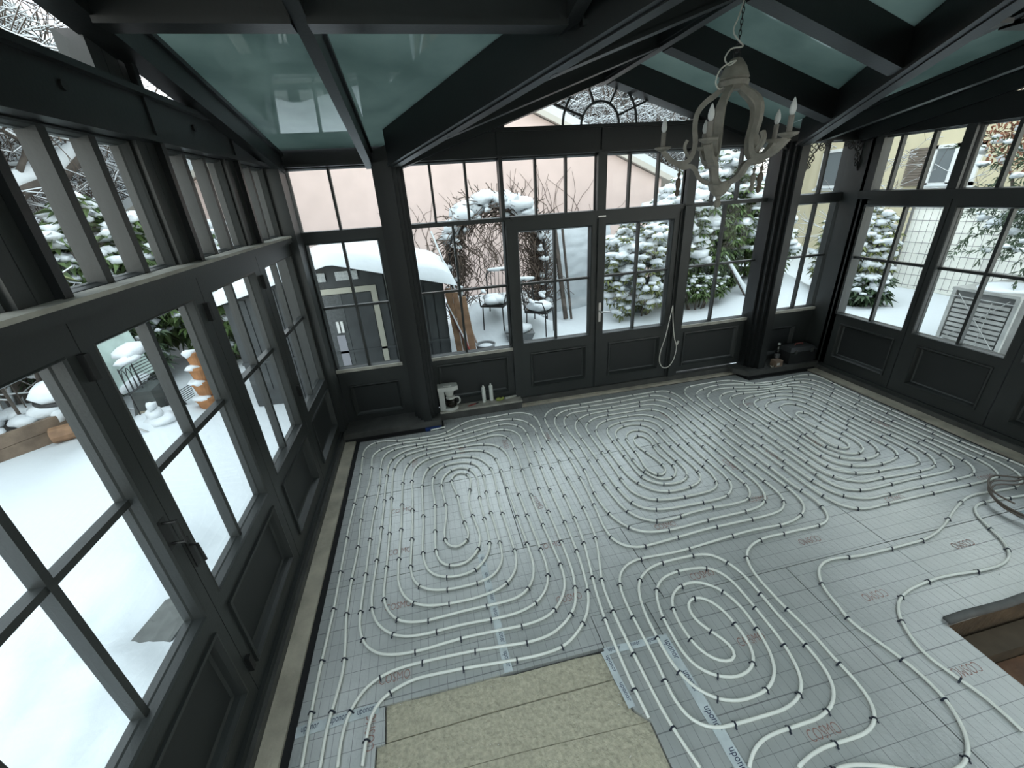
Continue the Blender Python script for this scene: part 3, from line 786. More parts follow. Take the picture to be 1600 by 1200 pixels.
# ------------------------------------------------------------------ underfloor heating pipes (floor plan traced in millimetres)
PIPES = [
'-755,1241 -756,1332 -753,1376 -742,1439 -727,1480 -707,1520 -694,1539 -665,1574 -630,1601 -590,1621 -548,1635 -506,1644 -444,1650 -381,1652 -4,1639 263,1612 345,1610 407,1615 466,1629 503,1645 540,1665 575,1688 606,1713 634,1742 658,1774 685,1831 711,1915 730,2002 739,2091 745,2258 747,2703 752,2933 763,3226 796,3859 792,3919 783,3961 768,4002 758,4022 735,4056 706,4084 672,4105 634,4121 614,4127 573,4132 552,4131 510,4125 364,4086 278,4067 133,4046 50,4040 -14,4038 -204,4047 -267,4047 -333,4043 -377,4036 -419,4026 -460,4012 -517,3984 -552,3959 -568,3944 -597,3911 -609,3893 -627,3855 -640,3814 -648,3771 -654,3702 -652,3527 -657,3434 -655,3135 -658,2818 -662,2650 -677,2272 -677,2186 -671,2123 -658,2059 -633,1998 -596,1942 -548,1895 -513,1870 -494,1860 -455,1844 -393,1830 -329,1824 -267,1823 -75,1826 109,1815 201,1813 270,1816 316,1823 382,1842 422,1861 441,1874 458,1887 489,1918 516,1952 536,1989 551,2027 561,2068 567,2110 571,2174 571,2258 553,3090 557,3199 578,3395 583,3458 584,3540 580,3602 569,3668 554,3712 535,3753 523,3772 496,3808 464,3837 446,3849 409,3867 349,3885 289,3896 228,3902 164,3906 33,3905 -114,3894 -262,3875 -321,3859 -357,3842 -374,3830 -404,3802 -418,3785 -441,3749 -458,3711 -476,3650 -487,3586 -493,3506 -495,3337 -493,2808 -502,2444 -500,2312 -496,2267 -487,2224 -473,2182 -453,2142 -428,2106 -398,2075 -381,2062 -345,2042 -306,2027 -265,2016 -223,2008 -160,2001 -73,1997 -10,1996 52,2000 113,2007 152,2014 190,2024 226,2040 244,2050 292,2089 319,2120 331,2138 349,2175 362,2214 370,2251 375,2302 362,2736 361,2858 364,2965 379,3199 381,3329 377,3396 369,3441 349,3506 320,3567 297,3605 284,3622 253,3653 216,3679 175,3699 154,3706 111,3716 47,3720 4,3716 -40,3710 -104,3695 -161,3672 -195,3650 -225,3622 -237,3607 -259,3573 -282,3515 -298,3452 -307,3389 -312,3309 -308,2830 -320,2596 -321,2534 -317,2470 -312,2425 -304,2381 -292,2340 -272,2304 -244,2272 -210,2247 -170,2228 -129,2216 -85,2210 -40,2210 4,2216 46,2229 65,2239 99,2263 129,2293 165,2346 183,2386 195,2427 204,2490 206,2554 199,2845 198,2950 202,3036 218,3234 219,3279 216,3323 208,3365 195,3406 177,3443 166,3461 137,3492 120,3504 101,3514 80,3521 59,3525 38,3524 18,3520 -2,3512 -38,3488 -69,3456 -95,3420 -104,3400 -118,3359 -128,3296 -128,3231 -110,3035 -108,2932 -116,2829 -139,2682 -142,2615 -137,2571 -131,2550 -121,2532 -109,2515 -94,2503 -77,2494 -58,2490 -39,2491 -20,2497 -3,2507 13,2520 26,2535 36,2552 43,2569 50,2607 48,2646 22,2813 16,2896 8,3080 -1,3144 -26,3273 -29,3314 -28,3335 -19,3376 -11,3395 0,3412 15,3426 31,3436 50,3441 69,3440 87,3434 104,3423 119,3408 131,3390 146,3349 152,3305 152,3283 147,3239 110,3072 103,3010 101,2969 102,2904 108,2816 130,2644 136,2582 133,2519 125,2476 110,2434 99,2414 87,2395 58,2361 23,2332 5,2321 -15,2313 -35,2308 -56,2306 -99,2311 -139,2327 -156,2338 -170,2351 -183,2366 -193,2383 -200,2402 -211,2443 -219,2510 -221,2578 -202,3002 -202,3086 -212,3274 -209,3358 -201,3420 -193,3460 -178,3499 -157,3537 -144,3554 -114,3583 -96,3594 -59,3609 -18,3617 26,3620 71,3618 116,3610 158,3594 196,3570 228,3539 251,3502 266,3460 278,3398 284,3325 270,3050 266,2904 268,2800 278,2547 279,2401 274,2315 265,2275 249,2235 226,2197 212,2181 197,2165 162,2142 123,2127 63,2116 1,2112 -84,2111 -149,2115 -194,2122 -239,2133 -282,2149 -320,2173 -338,2187 -353,2203 -379,2239 -388,2259 -401,2300 -410,2364 -412,2425 -404,2655 -399,3016 -400,3160 -406,3371 -405,3495 -400,3559 -393,3599 -379,3638 -359,3676 -346,3693 -317,3726 -283,3754 -264,3766 -244,3776 -202,3792 -134,3806 -89,3812 -24,3817 59,3818 123,3815 189,3809 232,3802 293,3783 330,3764 347,3752 378,3723 392,3707 416,3671 434,3632 447,3589 456,3523 466,3302 470,2898 482,2416 484,2250 481,2190 473,2132 455,2073 436,2035 411,1998 397,1982 363,1955 326,1936 307,1929 267,1921 182,1917 -69,1920 -279,1913 -343,1917 -386,1924 -428,1936 -466,1953 -500,1978 -530,2010 -555,2048 -575,2089 -587,2132 -594,2174 -597,2234 -589,2497 -586,2779 -595,3589 -592,3649 -584,3708 -569,3766 -547,3822 -516,3875 -488,3905 -455,3927 -437,3935 -398,3946 -274,3970 -213,3977 -153,3978 25,3972 91,3973 177,3980 301,3995 463,4028 503,4031 542,4027 579,4013 612,3991 626,3976 648,3941 663,3902 672,3862 676,3822 678,3699 677,3504 662,3075 658,2801 659,2482 669,2195 670,2094 666,2031 654,1968 640,1927 621,1888 597,1852 569,1818 520,1776 503,1765 465,1747 425,1735 384,1728 324,1723 262,1723 -74,1738 -314,1726 -381,1727 -448,1731 -515,1741 -559,1754 -581,1762 -621,1785 -655,1814 -683,1848 -694,1867 -713,1906 -726,1947 -737,2012 -743,2135 -739,2471 -740,2858 -733,3081 -716,3424 -725,3863 -717,3927 -704,3969 -696,3990 -673,4026 -642,4055 -604,4076 -584,4083 -543,4092 -502,4098 -441,4101 -218,4098 -114,4106 30,4130 409,4213 490,4229 594,4243 635,4245 674,4240 712,4230 730,4222 765,4203 812,4164 837,4133 856,4098 868,4059 877,3996 881,3934 880,3852 864,3341 848,3104 843,2527 832,2248 819,2090 796,1924 777,1842 750,1766 722,1713 698,1680 671,1648 639,1619 587,1578 550,1556 511,1539 470,1528 428,1522 386,1519 303,1519 128,1532 -138,1556 -325,1565 -384,1563 -424,1557 -464,1546 -504,1532 -540,1515 -570,1493 -594,1464 -604,1447 -617,1406 -624,1360 -636,1218',
'-930,1283 -935,1460 -937,1652 -936,1782 -927,2076 -925,2238 -933,2915 -921,3405 -918,3607 -921,3752 -934,4078 -932,4120 -924,4163 -909,4205 -898,4224 -870,4257 -853,4270 -835,4281 -815,4289 -772,4296 -751,4296 -708,4291 -591,4260 -532,4251 -470,4244 -362,4237 -229,4233 -161,4233 -97,4238 -58,4246 -39,4253 -2,4272 33,4295 150,4381 203,4414 260,4441 322,4458 362,4464 403,4465 551,4459 615,4459 800,4471 861,4467 902,4459 941,4444 978,4423 1011,4395 1038,4362 1057,4326 1068,4288 1074,4248 1076,4209 1075,4152 1061,3987 1057,3903 1056,3820 1065,3354 1063,3303 1055,3249 1053,3217 1056,3004 1055,2784 1050,2630 1043,2502 1028,2356 1008,2250 975,2124 918,1948 902,1888 889,1804 880,1673 877,1570 878,1464 882,1230 887,1103 899,985 930,830',
'-840,1261 -840,1360 -838,1421 -831,1483 -804,1654 -800,1736 -805,1839 -828,2038 -832,2100 -836,2413 -826,2648 -838,2921 -842,3141 -838,3286 -820,3492 -815,3613 -817,3763 -828,3915 -829,3955 -825,3996 -821,4016 -806,4055 -782,4089 -767,4104 -734,4130 -716,4140 -679,4156 -619,4171 -557,4179 -495,4181 -432,4179 -220,4165 -138,4165 -59,4171 1,4183 41,4196 199,4266 237,4280 295,4295 455,4330 539,4344 625,4349 709,4346 771,4333 812,4318 850,4297 868,4284 900,4255 915,4238 939,4202 967,4142 985,4078 992,4016 990,3954 971,3732 963,3569 955,3279 944,2732 933,2505 922,2363 911,2263 893,2155 838,1870 821,1748 809,1639 800,1511 795,1343 795,1222 802,1070',
'1364,726 1441,747 1505,757 1570,761 1725,759 1769,761 1813,769 1856,785 1875,796 1892,810 1907,826 1920,844 1930,862 1944,904 1948,926 1953,972 1950,1106 1955,1220 1951,1283 1938,1410 1933,1498 1933,1609 1937,1674 1950,1740 1966,1783 1988,1822 2017,1855 2051,1880 2108,1909 2149,1922 2210,1935 2249,1939 2311,1941 2671,1937 2734,1941 2778,1948 2817,1963 2852,1986 2880,2017 2892,2035 2911,2074 2919,2094 2929,2135 2936,2200 2934,2265 2923,2370 2920,2446 2931,2855 2928,3211 2940,3422 2949,3812 2955,4001 2965,4176 2965,4238 2961,4277 2952,4317 2937,4355 2928,4373 2903,4404 2888,4416 2871,4426 2833,4440 2772,4448 2695,4449 2369,4442 1712,4431 1592,4431 1466,4434 1403,4430 1359,4422 1338,4415 1317,4406 1279,4383 1262,4370 1232,4338 1207,4303 1187,4264 1173,4225 1164,4185 1160,4144 1156,4084 1158,3925 1178,3477 1179,3274 1172,3039 1159,2765 1145,2574 1127,2401 1126,2355 1130,2285 1140,2239 1158,2200 1184,2167 1216,2141 1253,2122 1290,2110 1346,2105 1882,2135 1985,2136 2361,2133 2443,2136 2502,2141 2542,2148 2581,2159 2618,2178 2653,2205 2681,2236 2702,2272 2715,2310 2724,2351 2729,2433 2726,2740 2728,2999 2747,3674 2764,3945 2765,4009 2762,4051 2753,4091 2739,4131 2716,4167 2686,4199 2651,4225 2612,4243 2572,4252 2529,4253 2144,4234 1975,4228 1873,4231 1636,4248 1573,4248 1533,4242 1495,4229 1458,4206 1425,4176 1397,4140 1386,4121 1369,4081 1355,4020 1348,3954 1346,3889 1346,3828 1359,3646 1361,3545 1344,3059 1343,2856 1350,2728 1360,2619 1369,2559 1383,2504 1407,2448 1444,2396 1475,2366 1492,2353 1530,2331 1551,2323 1594,2311 1660,2305 1723,2309 1871,2328 1954,2333 2079,2334 2248,2326 2332,2327 2373,2331 2412,2341 2448,2359 2479,2386 2506,2421 2526,2461 2538,2505 2543,2550 2538,2723 2549,2951 2557,3218 2560,3403 2561,3678 2565,3830 2563,3870 2556,3908 2542,3945 2531,3962 2505,3993 2472,4018 2435,4036 2395,4046 2332,4051 2127,4054 1941,4060 1878,4059 1815,4055 1773,4048 1733,4037 1695,4020 1659,3996 1612,3954 1586,3921 1566,3886 1554,3848 1548,3787 1537,3441 1533,3102 1525,2881 1526,2797 1534,2733 1546,2693 1555,2674 1576,2639 1602,2608 1617,2593 1652,2567 1692,2548 1735,2534 1801,2524 1865,2519 1975,2516 2088,2517 2154,2521 2215,2530 2253,2543 2288,2567 2303,2583 2316,2601 2337,2643 2343,2665 2352,2709 2357,2775 2356,2884 2346,3122 2342,3288 2343,3393 2355,3604 2355,3645 2352,3686 2343,3725 2325,3761 2313,3777 2282,3805 2246,3827 2207,3843 2167,3852 2125,3858 2061,3861 1995,3858 1928,3849 1885,3837 1844,3820 1809,3796 1781,3768 1760,3734 1747,3698 1739,3659 1729,3533 1718,2998 1719,2941 1722,2902 1730,2863 1737,2844 1746,2826 1770,2792 1801,2761 1819,2748 1858,2726 1880,2717 1926,2706 1973,2703 2018,2706 2060,2718 2079,2727 2113,2754 2140,2789 2157,2827 2165,2866 2168,2925 2157,3183 2156,3290 2159,3354 2169,3461 2171,3504 2165,3547 2159,3567 2150,3585 2137,3602 2123,3616 2105,3628 2086,3638 2066,3644 2045,3647 2024,3646 2003,3642 1984,3635 1949,3612 1919,3579 1906,3561 1887,3521 1879,3500 1870,3458 1867,3415 1863,3286 1857,3201 1849,3138 1832,3038 1828,2996 1831,2954 1842,2913 1851,2894 1864,2878 1879,2865 1896,2857 1915,2854 1934,2857 1951,2865 1967,2877 1980,2892 1990,2910 2001,2951 2003,2995 1996,3060 1984,3123 1944,3291 1934,3353 1934,3415 1943,3455 1950,3474 1960,3492 1973,3507 1988,3520 2005,3529 2023,3532 2040,3531 2057,3525 2071,3513 2082,3498 2090,3479 2097,3459 2102,3414 2101,3371 2075,3248 2072,3206 2073,3162 2091,3030 2094,2986 2093,2941 2085,2897 2069,2857 2057,2839 2042,2823 2025,2808 2005,2796 1984,2787 1962,2781 1940,2779 1918,2780 1897,2785 1878,2793 1861,2805 1845,2819 1820,2853 1801,2892 1787,2933 1777,2975 1772,3018 1770,3105 1784,3282 1790,3492 1799,3578 1809,3619 1816,3638 1834,3673 1860,3703 1891,3728 1927,3748 1967,3762 2010,3770 2053,3774 2096,3770 2137,3757 2157,3747 2176,3735 2208,3705 2232,3671 2241,3652 2253,3612 2259,3569 2260,3507 2251,3342 2249,3215 2252,3109 2265,2937 2267,2877 2263,2817 2248,2755 2230,2717 2206,2685 2174,2661 2136,2643 2072,2625 2004,2613 1936,2610 1869,2615 1825,2625 1804,2632 1765,2651 1730,2677 1700,2708 1676,2742 1648,2798 1627,2861 1614,2923 1607,2983 1605,3044 1610,3258 1610,3498 1612,3581 1616,3639 1624,3700 1639,3759 1653,3797 1674,3833 1700,3865 1730,3892 1765,3914 1821,3940 1861,3952 1902,3959 1967,3963 2179,3962 2240,3955 2280,3944 2320,3927 2338,3917 2372,3891 2401,3859 2413,3841 2433,3802 2449,3760 2460,3717 2467,3673 2471,3608 2470,3544 2455,3296 2447,3109 2447,3006 2454,2741 2452,2675 2447,2631 2437,2588 2420,2546 2409,2527 2381,2493 2349,2465 2312,2443 2273,2427 2214,2414 2131,2410 1890,2415 1762,2420 1676,2429 1616,2445 1562,2471 1530,2494 1515,2507 1503,2522 1482,2554 1463,2606 1451,2664 1441,2751 1434,2856 1433,2954 1439,3244 1432,3576 1432,3802 1436,3862 1448,3920 1471,3978 1493,4013 1518,4045 1563,4086 1614,4117 1670,4139 1708,4148 1749,4153 1812,4157 1894,4159 2164,4148 2426,4155 2491,4148 2531,4136 2550,4127 2582,4104 2610,4075 2634,4041 2653,4004 2667,3966 2677,3907 2676,3845 2649,3551 2640,3386 2641,3282 2648,2964 2647,2538 2638,2476 2629,2435 2607,2375 2588,2339 2563,2308 2548,2294 2514,2270 2496,2260 2458,2244 2398,2231 2334,2225 2248,2220 1971,2219 1732,2205 1650,2203 1566,2207 1502,2214 1460,2223 1420,2236 1383,2255 1349,2279 1320,2308 1285,2359 1257,2415 1243,2454 1233,2493 1220,2574 1213,2677 1213,2742 1219,2828 1248,3065 1255,3171 1255,3341 1244,3611 1242,3739 1243,3940 1250,4056 1261,4111 1272,4148 1299,4202 1324,4235 1369,4278 1404,4301 1441,4318 1500,4333 1578,4339 1700,4341 1872,4341 2104,4335 2189,4336 2296,4342 2505,4362 2612,4365 2656,4362 2676,4358 2715,4343 2751,4319 2767,4304 2794,4268 2817,4230 2841,4172 2851,4133 2856,4074 2847,3492 2833,3102 2830,2939 2832,2812 2847,2519 2850,2403 2846,2318 2835,2252 2823,2209 2815,2188 2793,2150 2763,2117 2728,2091 2669,2061 2607,2040 2563,2030 2499,2022 2435,2021 2241,2030 2134,2029 2007,2023 1728,2003 1578,1995 1472,1996 1303,2005 1222,2004 1181,1997 1140,1984 1101,1963 1066,1935 1039,1901 1019,1862 1000,1799 990,1734 984,1628 983,1321 974,1154 980,1090 991,1050 999,1031 1022,998 1038,985 1055,973 1093,956 1134,947 1176,944 1453,939 1498,943 1543,951 1587,965 1608,975 1645,999 1661,1013 1676,1030 1699,1067 1716,1107 1734,1167 1742,1208 1750,1268 1754,1352 1757,1545 1755,1632 1748,1677 1743,1699 1725,1742 1713,1761 1698,1778 1682,1792 1664,1804 1625,1820 1583,1829 1540,1834 1474,1837 1406,1833 1361,1825 1318,1811 1298,1801 1280,1790 1249,1763 1235,1747 1212,1712 1186,1649 1174,1605 1166,1560 1160,1494 1157,1428 1157,1365 1160,1322 1170,1279 1178,1258 1201,1219 1216,1202 1251,1174 1271,1163 1312,1146 1355,1136 1399,1136 1421,1139 1464,1153 1500,1175 1527,1206 1546,1244 1553,1265 1560,1310 1563,1380 1559,1447 1551,1492 1537,1535 1515,1574 1500,1590 1484,1604 1465,1614 1446,1620 1426,1621 1407,1617 1390,1609 1375,1598 1364,1583 1356,1566 1351,1548 1349,1508 1357,1468 1373,1431 1425,1341 1440,1302 1443,1283 1442,1265 1438,1249 1428,1235 1415,1225 1399,1219 1380,1218 1361,1221 1341,1228 1323,1239 1306,1253 1279,1286 1261,1323 1250,1363 1245,1404 1242,1490 1250,1556 1262,1597 1270,1617 1291,1653 1318,1683 1335,1696 1371,1715 1390,1722 1430,1731 1471,1733 1512,1726 1532,1719 1551,1709 1587,1683 1618,1651 1630,1633 1641,1614 1657,1573 1672,1508 1675,1463 1674,1418 1660,1309 1641,1223 1616,1161 1592,1124 1578,1107 1562,1092 1528,1067 1492,1049 1454,1037 1414,1031 1353,1027 1313,1028 1273,1035 1234,1047 1197,1065 1162,1090 1146,1105 1118,1139 1097,1177 1081,1217 1071,1257 1065,1297 1061,1360 1063,1497 1067,1563 1074,1625 1087,1689 1099,1729 1114,1769 1135,1808 1162,1842 1178,1857 1213,1882 1253,1903 1296,1918 1362,1930 1450,1935 1576,1935 1658,1931 1716,1920 1751,1905 1766,1894 1793,1865 1815,1830 1833,1790 1846,1749 1855,1706 1860,1663 1862,1599 1855,1401 1861,1205 1859,1115 1852,1069 1841,1023 1821,981 1808,962 1793,944 1756,914 1714,892 1670,878 1626,869 1582,865 1377,864 1305,857 1258,845 1216,827 1180,804 1149,778',
'2493,594 2498,674 2497,735 2486,798 2452,927 2448,968 2451,1010 2462,1051 2478,1091 2497,1129 2520,1166 2545,1200 2573,1229 2622,1266 2681,1294 2745,1315 2833,1331 2939,1341 3020,1346 3102,1345 3164,1341 3359,1321 3444,1318 3509,1319 3551,1323 3592,1330 3632,1340 3670,1355 3708,1376 3743,1403 3774,1434 3801,1467 3824,1502 3891,1634 3922,1688 3949,1722 3965,1737 4001,1764 4021,1774 4042,1782 4086,1793 4156,1799 4244,1797 4522,1773 4606,1769 4667,1771 4728,1780 4768,1791 4806,1805 4843,1825 4879,1850 4911,1880 4939,1914 4960,1950 4976,1987 4989,2048 4990,2112 4983,2195 4952,2400 4945,2482 4944,2561 4956,2964 4952,3316 4955,3459 4965,3648 4992,3995 4996,4080 4994,4148 4983,4188 4973,4205 4960,4221 4944,4234 4925,4244 4883,4258 4818,4266 4734,4265 4647,4257 4582,4246 4474,4221 4411,4213 4369,4215 4283,4225 4175,4232 4133,4237 4095,4248 4077,4257 4044,4278 4012,4303 3921,4386 3871,4422 3853,4431 3814,4444 3751,4453 3669,4457 3586,4456 3310,4448 3250,4439 3212,4426 3194,4416 3158,4390 3142,4375 3127,4358 3101,4320 3091,4299 3074,4255 3058,4188 3052,4119 3052,4052 3060,3859 3043,3540 3035,3210 3040,2707 3035,2406 3035,2305 3041,2196 3047,2155 3059,2117 3077,2080 3090,2064 3120,2034 3138,2021 3179,2002 3200,1995 3242,1988 3283,1986 3422,1990 4052,1991 4356,1988 4479,1990 4585,1996 4620,2004 4652,2020 4682,2045 4708,2078 4730,2116 4744,2156 4752,2198 4756,2241 4759,2350 4743,2671 4735,3324 4739,3453 4758,3770 4760,3851 4756,3912 4749,3953 4736,3994 4726,4013 4701,4047 4685,4062 4649,4082 4608,4093 4566,4099 4507,4102 4274,4097 4214,4099 4174,4103 4112,4115 4032,4136 3802,4207 3720,4230 3638,4248 3577,4257 3538,4257 3519,4254 3480,4245 3422,4220 3366,4186 3331,4158 3315,4142 3288,4108 3267,4070 3259,4051 3249,4013 3244,3973 3241,3912 3244,3482 3236,2723 3231,2434 3232,2372 3237,2332 3247,2293 3255,2274 3279,2241 3294,2226 3332,2203 3373,2185 3439,2172 3482,2168 3541,2168 3916,2178 4218,2171 4317,2175 4358,2181 4398,2192 4434,2210 4467,2236 4495,2268 4517,2302 4534,2339 4550,2395 4555,2433 4558,2472 4557,2577 4550,2748 4531,3038 4527,3163 4528,3269 4540,3535 4540,3679 4537,3739 4527,3801 4515,3843 4498,3882 4474,3917 4460,3932 4426,3959 4389,3981 4330,4002 4291,4009 4251,4012 4056,4006 3992,4008 3928,4017 3784,4043 3723,4047 3660,4044 3619,4037 3580,4024 3562,4015 3529,3992 3503,3963 3483,3931 3470,3894 3456,3833 3447,3769 3443,3707 3444,3646 3455,3502 3454,3404 3421,2812 3416,2648 3418,2561 3427,2520 3434,2501 3454,2466 3482,2434 3514,2407 3551,2384 3590,2367 3630,2355 3670,2347 3710,2343 3904,2339 4105,2324 4167,2327 4208,2335 4227,2342 4261,2360 4289,2385 4301,2400 4321,2434 4334,2471 4343,2509 4350,2571 4354,2637 4353,2790 4337,2990 4333,3091 4341,3341 4353,3561 4354,3601 4352,3638 4344,3674 4329,3710 4319,3727 4293,3759 4262,3788 4227,3814 4190,3835 4152,3850 4092,3862 4009,3869 3924,3867 3839,3856 3780,3839 3744,3823 3727,3812 3698,3788 3686,3774 3667,3742 3654,3705 3641,3643 3632,3576 3625,3489 3623,3404 3625,3231 3624,3102 3619,2953 3608,2793 3607,2750 3611,2709 3622,2670 3641,2632 3668,2598 3684,2583 3721,2558 3762,2540 3805,2529 3849,2523 3914,2522 3956,2527 3996,2539 4035,2559 4054,2572 4086,2604 4112,2641 4130,2681 4142,2723 4148,2765 4152,2808 4153,2893 4146,3052 4146,3114 4155,3390 4155,3469 4146,3528 4133,3566 4113,3600 4101,3615 4070,3638 4033,3651 4013,3653 3993,3653 3972,3649 3953,3641 3934,3631 3899,3603 3872,3568 3852,3531 3835,3473 3825,3409 3815,3297 3806,3132 3800,3072 3771,2929 3762,2868 3761,2825 3769,2783 3777,2764 3788,2746 3802,2732 3819,2721 3836,2715 3855,2714 3873,2718 3890,2727 3904,2739 3917,2754 3926,2771 3937,2810 3939,2830 3939,2872 3912,3086 3901,3275 3904,3341 3915,3380 3924,3398 3934,3414 3947,3426 3962,3435 3979,3440 3996,3440 4014,3435 4030,3425 4044,3412 4055,3397 4062,3380 4066,3361 4063,3323 4042,3241 4036,3178 4037,3092 4050,2899 4049,2833 4038,2767 4022,2723 3998,2683 3982,2665 3965,2650 3945,2637 3925,2627 3904,2619 3861,2613 3820,2617 3800,2623 3783,2632 3751,2656 3738,2671 3715,2706 3698,2745 3687,2786 3681,2828 3679,2870 3689,3003 3719,3258 3718,3321 3710,3433 3712,3522 3720,3586 3730,3623 3737,3640 3757,3671 3785,3699 3819,3723 3837,3734 3876,3750 3936,3763 4018,3767 4081,3763 4122,3752 4160,3733 4177,3720 4193,3704 4217,3669 4234,3628 4246,3584 4254,3542 4261,3482 4265,3401 4264,3300 4245,3028 4241,2928 4243,2640 4238,2599 4233,2579 4217,2541 4193,2507 4162,2480 4126,2460 4065,2441 3979,2428 3896,2422 3814,2425 3752,2435 3692,2451 3653,2466 3600,2496 3570,2522 3546,2552 3529,2588 3518,2627 3508,2688 3506,2770 3521,2959 3531,3180 3533,3482 3538,3653 3543,3713 3549,3751 3560,3787 3577,3823 3599,3856 3612,3871 3642,3896 3678,3916 3740,3934 3782,3941 3845,3945 4166,3946 4226,3940 4263,3930 4298,3914 4315,3902 4347,3875 4387,3826 4419,3775 4443,3720 4457,3662 4463,3604 4462,3543 4446,3305 4436,3057 4439,2955 4456,2769 4460,2687 4458,2559 4453,2498 4447,2460 4430,2403 4411,2364 4385,2329 4354,2298 4318,2274 4280,2258 4242,2249 4204,2245 4074,2243 3896,2248 3700,2259 3574,2256 3534,2259 3494,2269 3474,2277 3435,2298 3399,2326 3383,2341 3369,2358 3346,2392 3330,2429 3318,2468 3311,2508 3308,2568 3322,3087 3335,3361 3335,3444 3329,3588 3328,3693 3331,3802 3337,3865 3352,3926 3377,3986 3401,4023 3415,4040 3446,4071 3482,4096 3502,4107 3542,4122 3584,4130 3649,4135 3692,4133 3754,4126 3956,4086 4100,4066 4185,4059 4361,4058 4402,4055 4441,4047 4497,4026 4532,4006 4548,3994 4578,3966 4591,3950 4615,3915 4625,3896 4639,3858 4651,3800 4656,3740 4660,3594 4657,3359 4643,3106 4641,3023 4643,2940 4659,2716 4660,2589 4653,2424 4647,2360 4637,2295 4627,2252 4612,2210 4589,2170 4559,2136 4523,2109 4485,2090 4448,2079 4390,2073 4154,2073 3829,2079 3452,2073 3389,2074 3348,2081 3327,2086 3286,2102 3247,2123 3214,2149 3199,2164 3185,2181 3163,2217 3147,2256 3133,2317 3124,2406 3120,2511 3127,2780 3126,3132 3140,3544 3136,3875 3143,3995 3156,4098 3172,4154 3190,4190 3201,4207 3227,4239 3242,4254 3259,4267 3295,4291 3333,4309 3373,4323 3456,4344 3543,4355 3629,4353 3713,4342 3755,4333 3816,4316 3934,4272 4084,4206 4142,4187 4183,4177 4267,4167 4351,4164 4536,4175 4599,4175 4663,4171 4725,4160 4762,4146 4795,4125 4823,4095 4845,4059 4853,4040 4865,4001 4872,3939 4872,3896 4856,3598 4853,3434 4858,3099 4862,2453 4873,2175 4869,2114 4861,2074 4848,2033 4827,1993 4799,1957 4767,1929 4749,1918 4713,1900 4653,1880 4613,1871 4552,1866 4489,1867 4222,1885 4163,1883 4084,1872 4004,1852 3904,1819 3805,1781 3631,1707 3551,1678 3448,1648 3365,1631 3302,1623 3239,1620 2809,1621 2728,1625 2585,1646 2525,1649 2465,1641 2426,1629 2390,1610 2373,1597 2357,1583 2326,1547 2312,1527 2290,1484 2281,1462 2268,1418 2253,1336 2239,1271 2237,1238 2247,1180 2287,1040 2297,998 2308,910 2308,845 2298,784 2284,744 2251,684 2222,646 2205,629 2169,600 2150,588 2108,570 2066,559 2006,555 1966,559 1908,573 1850,593 1733,641 1669,661 1627,672 1584,679 1541,681 1495,677 1446,669']
PIPE_LABELS = [
 'ivory heating pipe wound as the left spiral beside the left glazed wall',
 'ivory heating pipe running outermost around the left spiral and on past the concrete patch',
 'ivory heating pipe running just inside the outermost one, cut end at the concrete patch',
 'ivory heating pipe wound as the middle spiral and the oval spiral before it',
 'ivory heating pipe wound as the far right spiral, wandering back towards the pit']
PR = 0.0088
def catmull(P, sub=3):
    P = np.asarray(P, float)
    Q = np.vstack([2 * P[0] - P[1], P, 2 * P[-1] - P[-2]])
    out = []
    for i in range(1, len(Q) - 2):
        p0, p1, p2, p3 = Q[i - 1:i + 3]
        a = max(np.linalg.norm(p1 - p0), 1e-4) ** .5
        b = max(np.linalg.norm(p2 - p1), 1e-4) ** .5
        c = max(np.linalg.norm(p3 - p2), 1e-4) ** .5
        m1 = (p2 - p1) + b * ((p1 - p0) / a - (p2 - p0) / (a + b))
        m2 = (p2 - p1) + b * ((p3 - p2) / c - (p3 - p1) / (b + c))
        for k in range(sub):
            t = k / sub
            t2, t3 = t * t, t * t * t
            out.append((2 * t3 - 3 * t2 + 1) * p1 + (t3 - 2 * t2 + t) * m1 + (-2 * t3 + 3 * t2) * p2 + (t3 - t2) * m2)
    out.append(P[-1])
    return np.array(out)

cm = MB()
arc = [(math.cos(a), math.sin(a)) for a in [PI * k / 8 for k in range(9)]]
hw = 0.0043
for ri, ro in ((0.0092, 0.0126),):
    outer = [(ro * c, ro * s_) for c, s_ in arc]
    outer = [(0.021, -PR - 0.002), (0.0135, -PR + 0.004)] + outer + [(-0.0135, -PR + 0.004), (-0.021, -PR - 0.002)]
    inner = [(ri * c, ri * s_) for c, s_ in arc]
    inner = [(0.018, -PR - 0.003), (0.0095, -PR + 0.002)] + inner + [(-0.0095, -PR + 0.002), (-0.018, -PR - 0.003)]
    n = len(outer)
    for (x, z), (a, b) in zip(outer, inner):
        cm.v += [(x, -hw, z), (x, hw, z), (a, hw, b), (a, -hw, b)]
    for k in range(n - 1):
        for j in range(4):
            p, q = k * 4 + j, k * 4 + (j + 1) % 4
            cm.f.append((p, q, q + 4, p + 4))
    cm.f += [(0, 1, 2, 3), ((n - 1) * 4 + 3, (n - 1) * 4 + 2, (n - 1) * 4 + 1, (n - 1) * 4)]
clip_mesh = cm.mesh('pipe_clip', M_CLIP)

